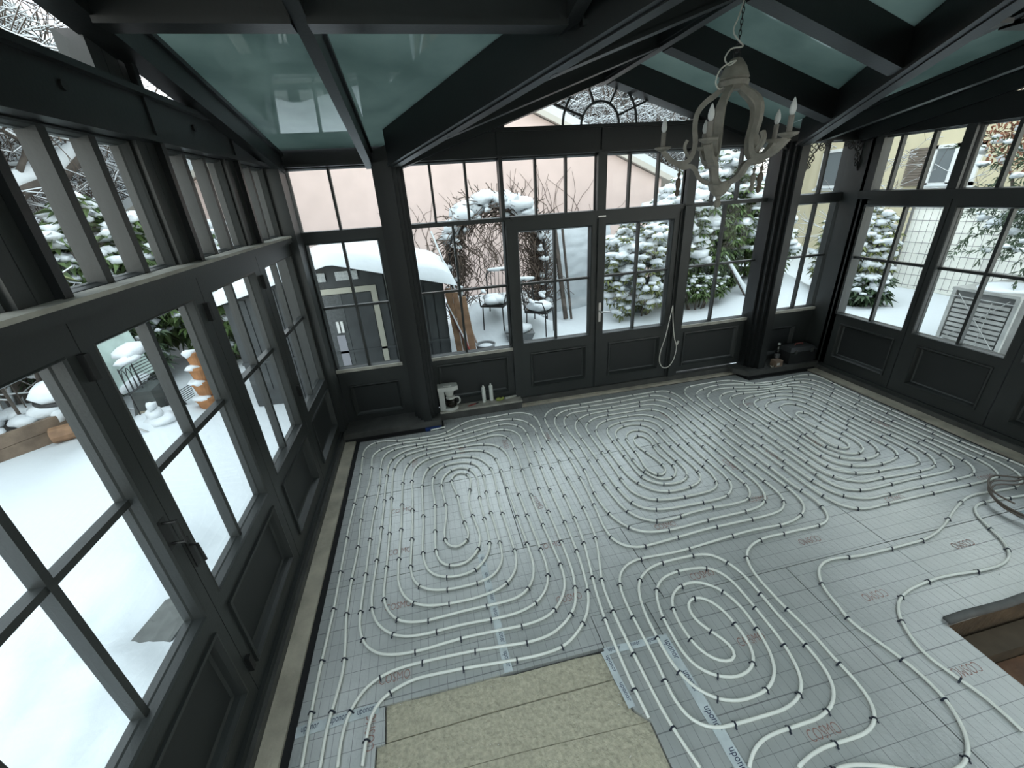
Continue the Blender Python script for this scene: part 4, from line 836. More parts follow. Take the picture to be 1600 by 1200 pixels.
for txt, lab in zip(PIPES, PIPE_LABELS):
    P = np.array([[int(a) for a in q.split(',')] for q in txt.split()], float) / 1000.0
    keep = [0]
    for k in range(1, len(P)):
        if np.hypot(*(P[k] - P[keep[-1]])) > 0.012:
            keep.append(k)
    C = catmull(P[keep], 2)
    d = np.r_[0, np.cumsum(np.hypot(*np.diff(C, axis=0).T))]
    n = int(d[-1] / 0.035)
    s_ = np.linspace(0, d[-1], n)
    C = np.c_[np.interp(s_, d, C[:, 0]), np.interp(s_, d, C[:, 1])]
    root = thing('heating_pipe', lab, 'pipe', (float(C[0, 0]), float(C[0, 1]), 0), group='underfloor heating pipes')
    zc = PR + 0.0032
    MB().tube([(float(x), float(y), zc) for x, y in C], PR, 9).build('tubing', M_PIPE, root, smooth=True, recalc=False)
    # clips: closer together in the bends, about 36 cm apart on the straights
    T = np.gradient(C, axis=0)
    ang = np.unwrap(np.arctan2(T[:, 1], T[:, 0]))
    curv = np.abs(np.gradient(ang)) / 0.035
    acc, nxt = 0.0, 0.18
    count = 0
    for k in range(2, len(C) - 2):
        acc += 0.035
        if acc >= nxt and count < 290:
            o = bpy.data.objects.new('pipe_clip', clip_mesh)
            COL.objects.link(o)
            o.parent = root
            o.matrix_parent_inverse = Matrix.Translation(-Vector(root.location))
            o.location = (float(C[k, 0]), float(C[k, 1]), zc)
            o.rotation_euler = (random.uniform(-.06, .06), random.uniform(-.08, .08), float(ang[k]) - PI / 2 + random.uniform(-.12, .12))
            acc = 0.0
            count += 1
            nxt = (0.235 if curv[k] > 1.3 else 0.36) * random.uniform(0.75, 1.2)

# ------------------------------------------------------------------ flat print on the boards and on the tape
dg = bpy.context.evaluated_depsgraph_get()
txt_cache = {}
def text_mesh(word, width, height, m):
    key = (word, width, height, m.name)
    if key in txt_cache:
        return txt_cache[key]
    c = bpy.data.curves.new('lettering', 'FONT')
    c.body = word
    c.resolution_u = 3
    c.offset = -0.012 if word.isupper() else 0.0
    o = bpy.data.objects.new('lettering', c)
    COL.objects.link(o)
    bpy.context.view_layer.update()
    me = bpy.data.meshes.new_from_object(o.evaluated_get(bpy.context.evaluated_depsgraph_get()))
    bpy.data.objects.remove(o)
    xs = [v.co.x for v in me.vertices]
    ys = [v.co.y for v in me.vertices]
    x0, x1, y0, y1 = min(xs), max(xs), min(ys), max(ys)
    for v in me.vertices:
        v.co = ((v.co.x - (x0 + x1) / 2) / (x1 - x0) * width, (v.co.y - (y0 + y1) / 2) / (y1 - y0) * height, 0)
    me.materials.clear()
    me.materials.append(m)
    me.name = 'lettering'
    txt_cache[key] = me
    return me
def lettering(word, x, y, rot, width, height, m, z, parent):
    o = bpy.data.objects.new('lettering', text_mesh(word, width, height, m))
    COL.objects.link(o)
    o.location = (x, y, z)
    o.rotation_euler = (0, 0, R(rot))
    attach(o, parent)
    return o
COS = [(-0.496, 3.058, 0), (-0.497, 2.576, 0), (-0.493, 2.085, 0), (-0.498, 1.612, 0), (-0.615, 1.365, 90), (0.643, 1.843, 0), (1.604, 2.266, 0), (1.597, 1.777, 0), (1.594, 1.301, 0),
       (1.601, 0.817, 0), (2.544, 1.841, 180), (3.529, 1.527, 180), (2.551, 1.353, 180), (2.572, 0.87, 180), (0.687, 2.818, -78), (0.655, 2.316, 10), (0.607, 3.825, 90), (2.617, 2.814, -90),
       (1.087, 3.837, -90), (0.123, 3.871, 90), (-0.38, 3.778, 90), (2.517, 2.335, 20), (3.564, 2.029, 0), (3.116, 2.828, -90), (3.654, 2.913, -90), (4.55, 2.03, 0), (3.6, 3.8, 0), (4.6, 3.0, -90), (2.55, 3.85, 90)]
for x, y, r in COS:
    if 0 < r < 90:
        r = 0
    lettering('COSMO', x, y, r, 0.175, 0.052, M_RED, 0.0016, floor)

# ------------------------------------------------------------------ adhesive tape strips printed with blue wording
def tape(label, p, q, w, words, rot_add=0, flip=1):
    p, q = Vector((*p, 0.0017)), Vector((*q, 0.0017))
    L = (q - p).length
    a = math.atan2(q.y - p.y, q.x - p.x)
    t = thing('adhesive_tape', label, 'tape', p, a, 'printed tape strips on the floor')
    m = MB()
    nseg = max(4, int(L / 0.08))
    for k in range(nseg + 1):
        x = L * k / nseg
        jit = 0.0015 * math.sin(k * 2.3)
        for s_ in (-1, 1):
            m.v.append((x, s_ * w / 2 + jit, 0))
            m.v.append((x, s_ * w / 2 + jit, 0.0006 + 0.0006 * abs(math.sin(k * 1.3))))
    for k in range(nseg):
        b = k * 4
        m.f += [(b + 1, b + 3, b + 7, b + 5), (b, b + 4, b + 6, b + 2), (b, b + 1, b + 5, b + 4), (b + 2, b + 6, b + 7, b + 3)]
    m.f += [(0, 2, 3, 1), (nseg * 4, nseg * 4 + 1, nseg * 4 + 3, nseg * 4 + 2)]
    o = m.build('strip', M_TAPE)
    o.parent = t
    for k in range(words):
        x = L * (k + 0.5) / words
        o = bpy.data.objects.new('lettering', text_mesh('uponor', min(0.13, L / words * 0.62), w * 0.62, M_BLUEP))
        COL.objects.link(o)
        o.parent = t
        o.location = (x, 0, 0.0016)
        o.rotation_euler = (0, 0, PI if flip < 0 else 0)
    return t
tape('clear tape strip with blue wording running down from the left spiral to the concrete', (0.118, 2.37), (0.150, 1.475), 0.05, 6)
tape('clear tape strip with blue wording left of the concrete, reaching the wall timber', (-1.0, 1.452), (-0.575, 1.47), 0.055, 3)
tape('short clear tape strip along the top right corner of the concrete', (0.725, 1.447), (1.10, 1.437), 0.042, 3)
tape('clear tape strip with blue wording running forward beside the oval spiral', (1.10, 1.455), (1.128, 0.35), 0.06, 6)
tape('short clear tape strip down the right edge of the concrete', (0.722, 1.45), (0.745, 1.14), 0.04, 2)

# foam crumbs scattered on the boards
cb = MB()
for k in range(150):
    x, y = rng.uniform(-0.98, 3.5), rng.uniform(0.5, 3.2)
    if rng.random() < 0.5:
        x = rng.uniform(-0.98, 0.9)
        y = rng.uniform(0.6, 1.8)
    s = rng.uniform(0.002, 0.0055)
    z0 = 0.0012
    pts = [(x + s * math.cos(a) * rng.uniform(.6, 1), y + s * math.sin(a) * rng.uniform(.6, 1), z0) for a in (0, 2.1, 4.2)]
    i = len(cb.v)
    cb.v += pts + [(x, y, z0 + s)]
    cb.f += [(i, i + 1, i + 3), (i + 1, i + 2, i + 3), (i + 2, i, i + 3), (i, i + 2, i + 1)]
o = cb.build('foam_crumbs', mat('white_foam', (0.75, 0.75, 0.72), 0.8))
o['kind'] = 'stuff'
o['label'] = 'white foam crumbs scattered over the insulation boards'
o['category'] = 'crumbs'
# offcut of pipe against the left plinth
o = MB().tube([(-0.19, 4.372, 0.012), (-0.02, 4.392, 0.012)], 0.0085, 10).build('pipe_offcut', M_PIPE, smooth=False)
tag(o, 'short white pipe offcut lying at the foot of the left plinth', 'pipe')
# blue film peeping out behind the plinth
o = MB().box((-0.25, 4.40, -0.012), (-0.06, 4.449, 0.028)).build('blue_film_strip', mat('blue_film', (0.015, 0.04, 0.16), 0.4))
tag(o, 'dark blue film strip tucked under the left plinth', 'film')

# ------------------------------------------------------------------ ironmongery on sashes and doors
def left_hw(name, parent, fn):
    m = MB()
    fn(m)
    return m.build(name, M_IRON, parent)
def pull(m):
    for z in (1.225, 1.335):
        m.tube([(-1.222, 1.625, z), (-1.165, 1.625, z)], 0.006, 8)
    m.tube([(-1.165, 1.625, 1.219), (-1.165, 1.625, 1.341)], 0.006, 8)
    m.box((-1.224, 1.60, 1.205), (-1.219, 1.65, 1.355))
left_hw('pull_handle', lsash[0], pull)
def lever(m):
    m.box((-1.224, 1.685, 1.02), (-1.214, 1.715, 1.18))
    m.tube([(-1.214, 1.70, 1.14), (-1.185, 1.70, 1.14), (-1.18, 1.70, 1.04)], 0.007, 8)
left_hw('lever_handle', lsash[1], lever)
for s_, y, z in ((lsash[0], 1.655, 2.03), (lsash[1], 2.595, 2.0), (lsash[2], 3.545, 2.0), (lsash[1], 1.69, 0.30), (lsash[3], 3.60, 1.05)):
    left_hw('hinge', s_, lambda m: m.box((-1.222, y - 0.014, z - 0.05), (-1.196, y + 0.014, z + 0.05)))
hd = MB()
hd.box((2.035, 0.06, 0.98), (2.065, 0.068, 1.22), back)
hd.tube([back(2.05, 0.068, 1.11), back(2.05, 0.11, 1.11), back(2.17, 0.112, 1.105)], 0.009, 8)
hd.build('door_handle', M_CHROME, bwin[4])
MB().box((2.0, 0.06, 2.20), (2.09, 0.075, 2.213), back).build('latch_plate', M_CHROME, bwin[4])

# ------------------------------------------------------------------ chandelier hanging from the ridge
CH = Vector((2.035, 2.74, 0))
M_WASH = mat('whitewashed_wood', (0.25, 0.23, 0.195), 0.65, vary=0.2, scale=14, bump=0.25, bscale=50)
M_BULB = mat('milky_bulb_glass', (0.72, 0.72, 0.70), 0.25)
M_SLEEVE = mat('candle_sleeve', (0.22, 0.20, 0.175), 0.6)
M_CORD = mat('ivory_cord', (0.62, 0.60, 0.54), 0.45)
ch = thing('chandelier', 'whitewashed wooden chandelier with five candle arms hanging from the roof ridge', 'chandelier', (CH.x, CH.y, 2.33))
def slab(path, t, w, ang):
    """path of (r, z); t half thickness in the radial plane, w half width across it"""
    m = MB()
    P = [Vector((a, b)) for a, b in path]
    c, s_ = math.cos(ang), math.sin(ang)
    for k, p in enumerate(P):
        d = (P[min(k + 1, len(P) - 1)] - P[max(k - 1, 0)]).normalized()
        nn = Vector((-d.y, d.x))
        for sg, sw in ((-1, -1), (1, -1), (1, 1), (-1, 1)):
            q = p + nn * t * sg
            m.v.append((CH.x + q.x * c - sw * w * s_, CH.y + q.x * s_ + sw * w * c, q.y))
    for k in range(len(P) - 1):
        for j in range(4):
            a, b = k * 4 + j, k * 4 + (j + 1) % 4
            m.f.append((a, b, b + 4, a + 4))
    e = (len(P) - 1) * 4
    m.f += [(0, 3, 2, 1), (e, e + 1, e + 2, e + 3)]
    return m
def smooth2(p, n=3):
    return [tuple(q) for q in catmull(np.array(p), n)]
up = smooth2([(.045, 3.03), (.09, 2.99), (.15, 2.95), (.188, 2.90), (.195, 2.82), (.182, 2.74), (.187, 2.68), (.21, 2.632), (.255, 2.612), (.31, 2.63), (.352, 2.665), (.385, 2.70)])
low = smooth2([(.27, 2.60), (.238, 2.588), (.20, 2.597), (.165, 2.572), (.135, 2.52), (.09, 2.488), (.03, 2.475)])
hook = smooth2([(.20, 2.64), (.232, 2.675), (.245, 2.72), (.232, 2.752)])
va = math.atan2(CH.y, CH.x)          # bearing of the chandelier seen from the middle of the room's front
rightdir = va - PI / 2
for k, dg_ in enumerate((40, 112, 184, 256, 328)):
    a = rightdir + R(dg_)
    c, s_ = math.cos(a), math.sin(a)
    arm = slab(up, 0.0155, 0.021, a).build('arm', M_WASH, ch)
    slab(low, 0.0135, 0.018, a).build('lower_scroll', M_WASH, arm)
    slab(hook, 0.010, 0.016, a).build('leaf_scroll', M_WASH, arm)
    bx, by = CH.x + .385 * c, CH.y + .385 * s_
    MB().lathe([(0.012, 2.695), (0.05, 2.712), (0.056, 2.722), (0.05, 2.726), (0.014, 2.722)], 14, (bx, by, 0)).build('drip_pan', M_WASH, arm)
    MB().lathe([(0.0155, 2.722), (0.0155, 2.81)], 12, (bx, by, 0)).build('candle_sleeve', M_SLEEVE, arm)
    MB().lathe([(0.009, 2.81), (0.0165, 2.826), (0.0185, 2.842), (0.015, 2.865), (0.008, 2.885), (0.002, 2.898)], 12, (bx, by, 0)).build('candle_bulb', M_BULB, arm, smooth=True)
    if k in (2, 4, 0):
        dx, dy = CH.x + .265 * c, CH.y + .265 * s_
        MB().lathe([(0.003, 2.60), (0.003, 2.565), (0.012, 2.555), (0.006, 2.53), (0.016, 2.515), (0.018, 2.49), (0.010, 2.455), (0.016, 2.44), (0.014, 2.42), (0.004, 2.41)], 10, (dx, dy, 0)).build('turned_drop', mat('dark_turned_wood', (0.10, 0.075, 0.055), 0.6) if k == 2 else bpy.data.materials['dark_turned_wood'] if 'dark_turned_wood' in bpy.data.materials else M_WASH, arm)
MB().lathe([(0.02, 3.165), (0.034, 3.158), (0.062, 3.12), (0.082, 3.075), (0.088, 3.062), (0.080, 3.055), (0.09, 3.045), (0.086, 3.02), (0.05, 3.00)], 20, (CH.x, CH.y, 0)).build('cap', M_WASH, ch, smooth=False)
MB().lathe([(0.075, 2.488), (0.078, 2.475), (0.06, 2.435), (0.035, 2.405), (0.02, 2.398), (0.014, 2.38)], 16, (CH.x, CH.y, 0)).build('hub', M_WASH, ch)
MB().lathe([(0.008, 2.385), (0.018, 2.372), (0.0235, 2.352), (0.018, 2.334), (0.006, 2.327)], 14, (CH.x, CH.y, 0)).build('finial', M_WASH, ch, smooth=True)
hk = MB()
hk.tube([(CH.x + .022 * math.cos(a), CH.y, 3.182 + .022 * math.sin(a)) for a in [2 * PI * k / 14 for k in range(15)]], 0.0045, 6)
hk.tube([(CH.x, CH.y + .024 * math.cos(a), 3.215 + .024 * math.sin(a)) for a in [2 * PI * k / 14 for k in range(15)]], 0.0045, 6)
hk.build('hanging_ring', M_IRON, ch)
z = 3.24
k = 0
while z < 3.45:
    m = MB()
    ax = (1, 0) if k % 2 else (0.5, 0.86)
    m.tube([(CH.x + ax[0] * .0085 * math.cos(a), CH.y + ax[1] * .0085 * math.cos(a), z + 0.017 + .0175 * math.sin(a)) for a in [2 * PI * j / 12 for j in range(13)]], 0.0026, 5)
    m.build('chain_link', M_IRON, ch)
    z += 0.027
    k += 1
cp_ = [(CH.x - .006, CH.y - .01, 3.45), (CH.x - .03, CH.y - .01, 3.36), (CH.x - .055, CH.y - .012, 3.29), (CH.x - .012, CH.y - .02, 3.24), (CH.x + .01, CH.y - .03, 3.215), (CH.x - .07, CH.y - .03, 3.20), (CH.x - .105, CH.y - .035, 3.15),
       (CH.x - .075, CH.y - .04, 3.12), (CH.x - .035, CH.y - .045, 3.14), (CH.x - .08, CH.y - .06, 3.13), (CH.x - .15, CH.y - .065, 3.09), (CH.x - .165, CH.y - .06, 3.03), (CH.x - .13, CH.y - .05, 3.0), (CH.x - .085, CH.y - .03, 3.01)]
MB().tube([tuple(q) for q in catmull(np.array(cp_), 5)], 0.0045, 7).build('cord', M_CORD, ch, smooth=True)

# ------------------------------------------------------------------ things on the back threshold and plinths
M_WHITE = mat('white_plastic', (0.58, 0.58, 0.54), 0.4, vary=0.05)
M_DARKPL = mat('black_plastic', (0.02, 0.021, 0.022), 0.5, vary=0.2, scale=6)
cx, cy, z0 = 0.075, 4.655, 0.118
cf = thing('coffee_maker', 'white drip coffee maker with glass jug standing on the threshold shelf', 'coffee maker', (cx, cy, z0), 0)
MB().lathe([(0.095, 0.0), (0.098, 0.02), (0.092, 0.03), (0.075, 0.032)], 20, (cx + .01, cy - .01, z0), 0.8).build('base', M_WHITE, cf)
MB().prism([(cx - .115, cy - .045), (cx - .05, cy - .06), (cx - .045, cy + .06), (cx - .11, cy + .06)], z0 + 0.0, z0 + 0.29).build('body', M_WHITE, cf)
hdm = MB()
hdm.prism([(cx - .12, cy - .07), (cx + .05, cy - .085), (cx + .125, cy - .06), (cx + .12, cy + .045), (cx + .05, cy + .065), (cx - .115, cy + .065)], z0 + 0.268, z0 + 0.318)
hdm.lathe([(0.045, 0.19), (0.068, 0.268)], 18, (cx + .015, cy - .01, z0))
hdm.build('filter_head', M_WHITE, cf)
MB().lathe([(0.05, 0.318), (0.05, 0.326), (0.02, 0.33)], 18, (cx + .0, cy - .01, z0)).build('lid', M_WHITE, cf)
jug = MB().lathe([(0.055, 0.034), (0.068, 0.05), (0.07, 0.085), (0.062, 0.12), (0.05, 0.145), (0.052, 0.16)], 20, (cx + .025, cy - .015, z0)).build('glass_jug', M_CARAFE, cf, smooth=True)
MB().lathe([(0.053, 0.036), (0.066, 0.05), (0.068, 0.075), (0.066, 0.09)], 18, (cx + .025, cy - .015, z0)).build('coffee', mat('dark_coffee', (0.02, 0.014, 0.01), 0.2), jug)
MB().lathe([(0.054, 0.145), (0.058, 0.152), (0.054, 0.168), (0.02, 0.175)], 18, (cx + .025, cy - .015, z0)).build('jug_collar', M_WHITE, jug)
MB().tube([tuple(q) for q in catmull(np.array([(cx + .07, cy - .03, z0 + .155), (cx + .115, cy - .035, z0 + .158), (cx + .132, cy - .037, z0 + .13), (cx + .128, cy - .037, z0 + .09), (cx + .098, cy - .03, z0 + .065)]), 4)], 0.0095, 8).build('jug_handle', M_WHITE, jug, smooth=True)
# sealant cartridges
M_CART = mat('printed_cartridge', (0.66, 0.68, 0.64), 0.4, col2=(0.10, 0.16, 0.14), scale=22, thr=(0.60, 0.66))
for (x, y, lab) in ((0.515, 4.69, 'white printed sealant cartridge standing nearer the coffee maker'), (0.612, 4.705, 'white printed sealant cartridge standing nearer the double doors')):
    t = thing('sealant_cartridge', lab, 'cartridge', (x, y, z0), group='sealant cartridges on the threshold shelf')
    MB().lathe([(0.0235, 0.0), (0.0245, 0.005), (0.0245, 0.20), (0.022, 0.204)], 18, (x, y, z0)).build('tube', M_CART, t, smooth=False)
    MB().lathe([(0.019, 0.204), (0.012, 0.215), (0.009, 0.232)], 14, (x, y, z0)).build('nozzle_collar', M_WHITE, t)
t = thing('glove', 'crumpled yellow-green glove on the threshold shelf beside the cartridges', 'glove', (0.70, 4.66, z0))
gm = MB()
for k in range(4):
    gm.tube([(0.69 + .012 * k, 4.655 + .01 * k, z0 + .012), (0.715 + .014 * k, 4.64 + .012 * k, z0 + .02 + .006 * (k % 2)), (0.74 + .012 * k, 4.645 + .014 * k, z0 + .012)], [0.011, 0.012, 0.008], 8)
gm.lathe([(0.035, 0.0), (0.04, 0.015), (0.028, 0.032), (0.01, 0.036)], 12, (0.70, 4.675, z0), 0.75)
gm.build('palm', mat('yellow_green_rubber', (0.27, 0.31, 0.07), 0.6, vary=0.2, scale=20), t, smooth=True)
t = thing('spray_tube', 'pale rolled-up tube lying on the shelf next to the double doors', 'tube', (0.85, 4.66, z0))
MB().tube([(0.78, 4.66, z0 + .018), (0.92, 4.69, z0 + .018)], [0.017, 0.014], 12).build('body', mat('pale_tube', (0.34, 0.34, 0.30), 0.5, vary=0.3, scale=25), t)
MB().tube([(0.92, 4.69, z0 + .018), (0.945, 4.695, z0 + .018)], 0.008, 10).build('screw_cap', M_WHITE, t)
t = thing('marker_pen', 'red marker pen lying on the shelf between coffee maker and cartridges', 'pen', (0.3, 4.63, z0))
MB().tube([(0.30, 4.62, z0 + .008), (0.40, 4.66, z0 + .008)], 0.0075, 10).build('barrel', mat('dull_red_plastic', (0.22, 0.03, 0.025), 0.5), t)
MB().tube([(0.40, 4.66, z0 + .008), (0.435, 4.674, z0 + .008)], 0.0085, 10).build('pen_cap', M_DARKPL, t)
# cable loop hung beside the right door leaf
lp = [(3.02, 4.655, 1.09), (2.99, 4.652, 0.9), (2.955, 4.65, 0.68), (2.90, 4.648, 0.47), (2.905, 4.646, 0.33), (2.96, 4.645, 0.25), (3.03, 4.645, 0.245), (3.09, 4.646, 0.31), (3.125, 4.648, 0.42), (3.13, 4.65, 0.53), (3.095, 4.652, 0.63), (3.06, 4.653, 0.78), (3.035, 4.655, 0.95), (3.02, 4.656, 1.085)]
t = thing('cable_loop', 'ivory cable hung in a long loop beside the right door leaf', 'cable', (3.02, 4.655, 1.09))
MB().tube([tuple(q) for q in catmull(np.array(lp), 5)], 0.0062, 8).build('cord', M_CORD, t, smooth=True)
MB().tube([(3.13, 4.65, 0.55), (3.15, 4.648, 0.60)], 0.013, 10).build('plug', M_CORD, t)
# tool box, bottle, carton in the right corner
z1 = 0.105
t = thing('tool_box', 'black plastic tool box on the plinth in the right corner', 'tool box', (4.97, 4.55, z1))
MB().prism([(4.77, 4.455), (5.19, 4.455), (5.19, 4.66), (4.77, 4.66)], z1, z1 + .17).build('body', M_DARKPL, t)
MB().hexa([(4.76, 4.445, z1 + .172), (5.2, 4.445, z1 + .172), (5.2, 4.67, z1 + .172), (4.76, 4.67, z1 + .172), (4.80, 4.48, z1 + .225), (5.16, 4.48, z1 + .225), (5.16, 4.64, z1 + .225), (4.80, 4.64, z1 + .225)]).build('lid', mat('charcoal_plastic', (0.035, 0.037, 0.038), 0.5), t)
MB().tube([(4.93, 4.56, z1 + .22), (4.93, 4.56, z1 + .25), (5.05, 4.56, z1 + .25), (5.05, 4.56, z1 + .22)], 0.010, 8).build('carry_handle', mat('dull_red_grip', (0.13, 0.035, 0.03), 0.5), t)
MB().box((4.83, 4.438, z1 + .15), (4.87, 4.446, z1 + .20)).box((5.09, 4.438, z1 + .15), (5.13, 4.446, z1 + .20)).build('latches', M_CHROME, t)
t = thing('drink_bottle', 'clear plastic bottle standing between right post and tool box', 'bottle', (4.685, 4.58, z1))
MB().lathe([(0.03, 0.0), (0.034, 0.01), (0.034, 0.06), (0.029, 0.09), (0.034, 0.12), (0.033, 0.19), (0.022, 0.225), (0.013, 0.245), (0.013, 0.262)], 16, (4.685, 4.58, z1)).build('body', M_CARAFE, t, smooth=True)
MB().lathe([(0.0345, 0.075), (0.0315, 0.09), (0.0355, 0.125)], 16, (4.685, 4.58, z1)).build('wrapper', mat('grey_label', (0.12, 0.12, 0.12), 0.4, vary=0.5, scale=40), t)
MB().lathe([(0.0155, 0.262), (0.0155, 0.282)], 12, (4.685, 4.58, z1)).build('screw_cap', M_WHITE, t)
t = thing('carton', 'small brown carton at the foot of the right post', 'box', (4.60, 4.475, z1))
MB().box((4.545, 4.43, z1), (4.655, 4.53, z1 + .085)).build('body', mat('brown_card', (0.20, 0.14, 0.10), 0.7, vary=0.15, scale=20), t)
MB().box((4.565, 4.4285, z1 + .02), (4.61, 4.4300, z1 + .055)).build('sticker', M_WHITE, t)
for k, (a, b) in enumerate((((4.49, 4.435), (4.515, 4.48)), ((4.505, 4.43), (4.545, 4.47)))):
    o = MB().bar((a[0], a[1], z1 + .008), (b[0], b[1], z1 + .012), 0.012, 0.008).build('wood_shim', M_BATTEN)
    tag(o, ('pale wood shim lying against the right post', 'pale wood shim lying between right post and carton')[k], 'shim', 'wood shims at the right post')
# coil of brown-grey cable and a crumpled bag at the right edge
t = thing('cable_coil', 'brown-grey cable coil lying loosely over the pipes at the right edge', 'cable', (4.7, 1.6, 0))
pts = []
for k in range(74):
    a = 2.2 + k * 0.27
    rr = 0.47 + 0.05 * math.sin(k * 0.55) - 0.004 * (k % 23)
    pts.append((4.66 + 0.02 * math.sin(k * .21) + rr * math.cos(a), 1.60 + 0.03 * math.cos(k * .17) + rr * 0.78 * math.sin(a), 0.028 + 0.035 * (0.5 + 0.5 * math.sin(a * 1.0 + k * 0.05)) + 0.0007 * k))
MB().tube([tuple(q) for q in catmull(np.array(pts), 3)], 0.0072, 7).build('cord', mat('brown_grey_cable', (0.13, 0.105, 0.085), 0.5), t, smooth=True)
t = thing('plastic_bag', 'crumpled clear plastic bag inside the cable coil', 'bag', (4.3, 1.5, 0))
bg = MB()
nx, ny = 16, 14
for j in range(ny):
    for i in range(nx):
        x, y = 4.22 + 0.40 * i / (nx - 1), 1.34 + 0.32 * j / (ny - 1)
        e = min(i, nx - 1 - i, j, ny - 1 - j) / 5.0
        h = 0.004 + min(1, e) * (0.025 + 0.04 * abs(noise.noise(Vector((x * 13, y * 13, 1)))) + 0.02 * abs(noise.noise(Vector((x * 40, y * 40, 3)))))
        bg.v.append((x + 0.02 * noise.noise(Vector((y * 9, 1, 2))), y + 0.02 * noise.noise(Vector((x * 9, 5, 2))), h))
for j in range(ny - 1):
    for i in range(nx - 1):
        a = j * nx + i
        bg.f.append((a, a + 1, a + nx + 1, a + nx))
bg.build('film', mat('bluish_film', (0.34, 0.42, 0.43), 0.2, spec=0.8, vary=0.35, scale=25), t)

# ------------------------------------------------------------------ cast-iron corner brackets at the heads of the right bay
def bracket(label, x, sgn, y):
    t = thing('iron_bracket', label, 'bracket', (x, y, 2.82))
    m = MB()
    m.bar((x, y, 2.83), (x, y, 2.50), 0.012, 0.012, (0, 1, 0))
    m.bar((x, y, 2.832), (x + sgn * .30, y, 2.832), 0.012, 0.012, (0, 1, 0))
    m.build('flange', M_IRON, t)
    m = MB()
    m.tube([(x + sgn * (.30 - .29 * math.sin(a)), y, 2.53 + .295 * math.cos(a) * 1.0 - 0.0) for a in [PI / 2 * k / 12 for k in range(13)]], 0.006, 6)
    m.build('bow', M_IRON, t)
    for (dx, dz, r) in ((.062, -.062, .052), (.05, -.17, .04), (.165, -.05, .040), (.035, -.245, .026), (.24, -.032, .026)):
        m = MB()
        cx_, cz_ = x + sgn * dx, 2.826 + dz
        m.tube([(cx_ + r * math.cos(a), y, cz_ + r * math.sin(a)) for a in [2 * PI * k / 18 for k in range(19)]], 0.005, 6)
        for q in range(4):
            a = q * PI / 2 + PI / 4
            m.tube([(cx_, y, cz_), (cx_ + r * .55 * math.cos(a + .35), y, cz_ + r * .55 * math.sin(a + .35)), (cx_ + r * math.cos(a), y, cz_ + r * math.sin(a))], [0.003, 0.006, 0.003], 5)
        m.build('ring', M_IRON, t)
    return t
bracket('black openwork iron bracket on the right post under the beam', 4.485, 1, 4.56)
bracket('black openwork iron bracket in the far right corner under the beam', 5.262, -1, 4.60)
# ================================================================== the garden outside
M_SNOW = mat('snow', (0.60, 0.635, 0.655), 0.75, spec=0.2, bump=0.35, bscale=9)
M_SNOW2 = mat('clinging_snow', (0.63, 0.66, 0.68), 0.8, spec=0.15, bump=0.5, bscale=16)
M_BARK = mat('dark_bark', (0.075, 0.062, 0.052), 0.9, vary=0.3, scale=6, bump=0.5, bscale=20)
M_TWIG = mat('brown_twig', (0.085, 0.06, 0.045), 0.85, vary=0.25, scale=3)
M_PALEBARK = mat('pale_bark', (0.36, 0.34, 0.31), 0.85, vary=0.3, scale=8, bump=0.3)
M_LEAF = mat('evergreen_leaf', (0.075, 0.12, 0.035), 0.5, vary=0.45, scale=5)
M_LEAF2 = mat('olive_leaf', (0.15, 0.17, 0.055), 0.5, vary=0.4, scale=5)
M_LEAF3 = mat('dark_leaf', (0.045, 0.075, 0.035), 0.5, vary=0.4, scale=5)
M_BROWNLEAF = mat('withered_brown_leaf', (0.27, 0.115, 0.065), 0.75, vary=0.4, scale=5)

# ground
mounds = [(-2.62, 3.06, 0.16, 0.42), (-2.25, 2.15, 0.14, 0.22), (-2.62, 1.95, 0.10, 0.3), (-2.9, 2.4, 0.07, 0.3), (-1.75, 1.6, 0.12, 0.35), (-2.2, 1.2, 0.10, 0.35), (-2.16, 2.48, -0.10, 0.17), (-4.2, 5.6, 0.15, 0.5), (-3.8, 6.0, 0.2, 0.35),
          (1.25, 7.9, 0.45, 0.55), (2.0, 8.0, 0.35, 0.5), (0.9, 8.4, 0.5, 0.6), (5.0, 9.3, 0.25, 1.2), (7.2, 8.3, 0.35, 0.8), (8.2, 8.6, 0.5, 0.9), (6.6, 7.4, 0.1, 0.6)]
def gh(x, y):
    z = -0.12 + 0.05 * noise.noise(Vector((x * 0.5, y * 0.5, 0))) + 0.02 * noise.noise(Vector((x * 1.9, y * 1.9, 4)))
    near = math.exp(-((x + 2.3) ** 2 + (y - 2.0) ** 2) / 1.6)
    z += near * (0.035 * noise.noise(Vector((x * 6, y * 6, 2))) + 0.02 * noise.noise(Vector((x * 14, y * 14, 7))))
    for mx, my, h, r in mounds:
        d2 = ((x - mx) ** 2 + (y - my) ** 2) / (r * r)
        if d2 < 9:
            z += h * math.exp(-d2)
    if x < -6.5:
        z += 0.16 * (-6.5 - x)
    if y > 12.5:
        z += 0.12 * (y - 12.5)
    return z
gx = sorted(set([round(v, 3) for v in list(np.arange(-20, -6, 0.7)) + list(np.arange(-6, -3.4, 0.2)) + list(np.arange(-3.4, -1.42, 0.06)) + [-1.40] + list(np.arange(-1.2, 5.4, 0.3)) + [5.48] + list(np.arange(5.6, 12, 0.25)) + list(np.arange(12, 24, 0.8))]))
gy = sorted(set([round(v, 3) for v in list(np.arange(-6, 0, 0.6)) + list(np.arange(0, 4, 0.07)) + list(np.arange(4, 4.85, 0.2)) + [4.90] + list(np.arange(5.1, 10, 0.2)) + list(np.arange(10, 26, 0.7))]))
gm = MB()
nx = len(gx)
gm.v = [(x, y, gh(x, y)) for y in gy for x in gx]
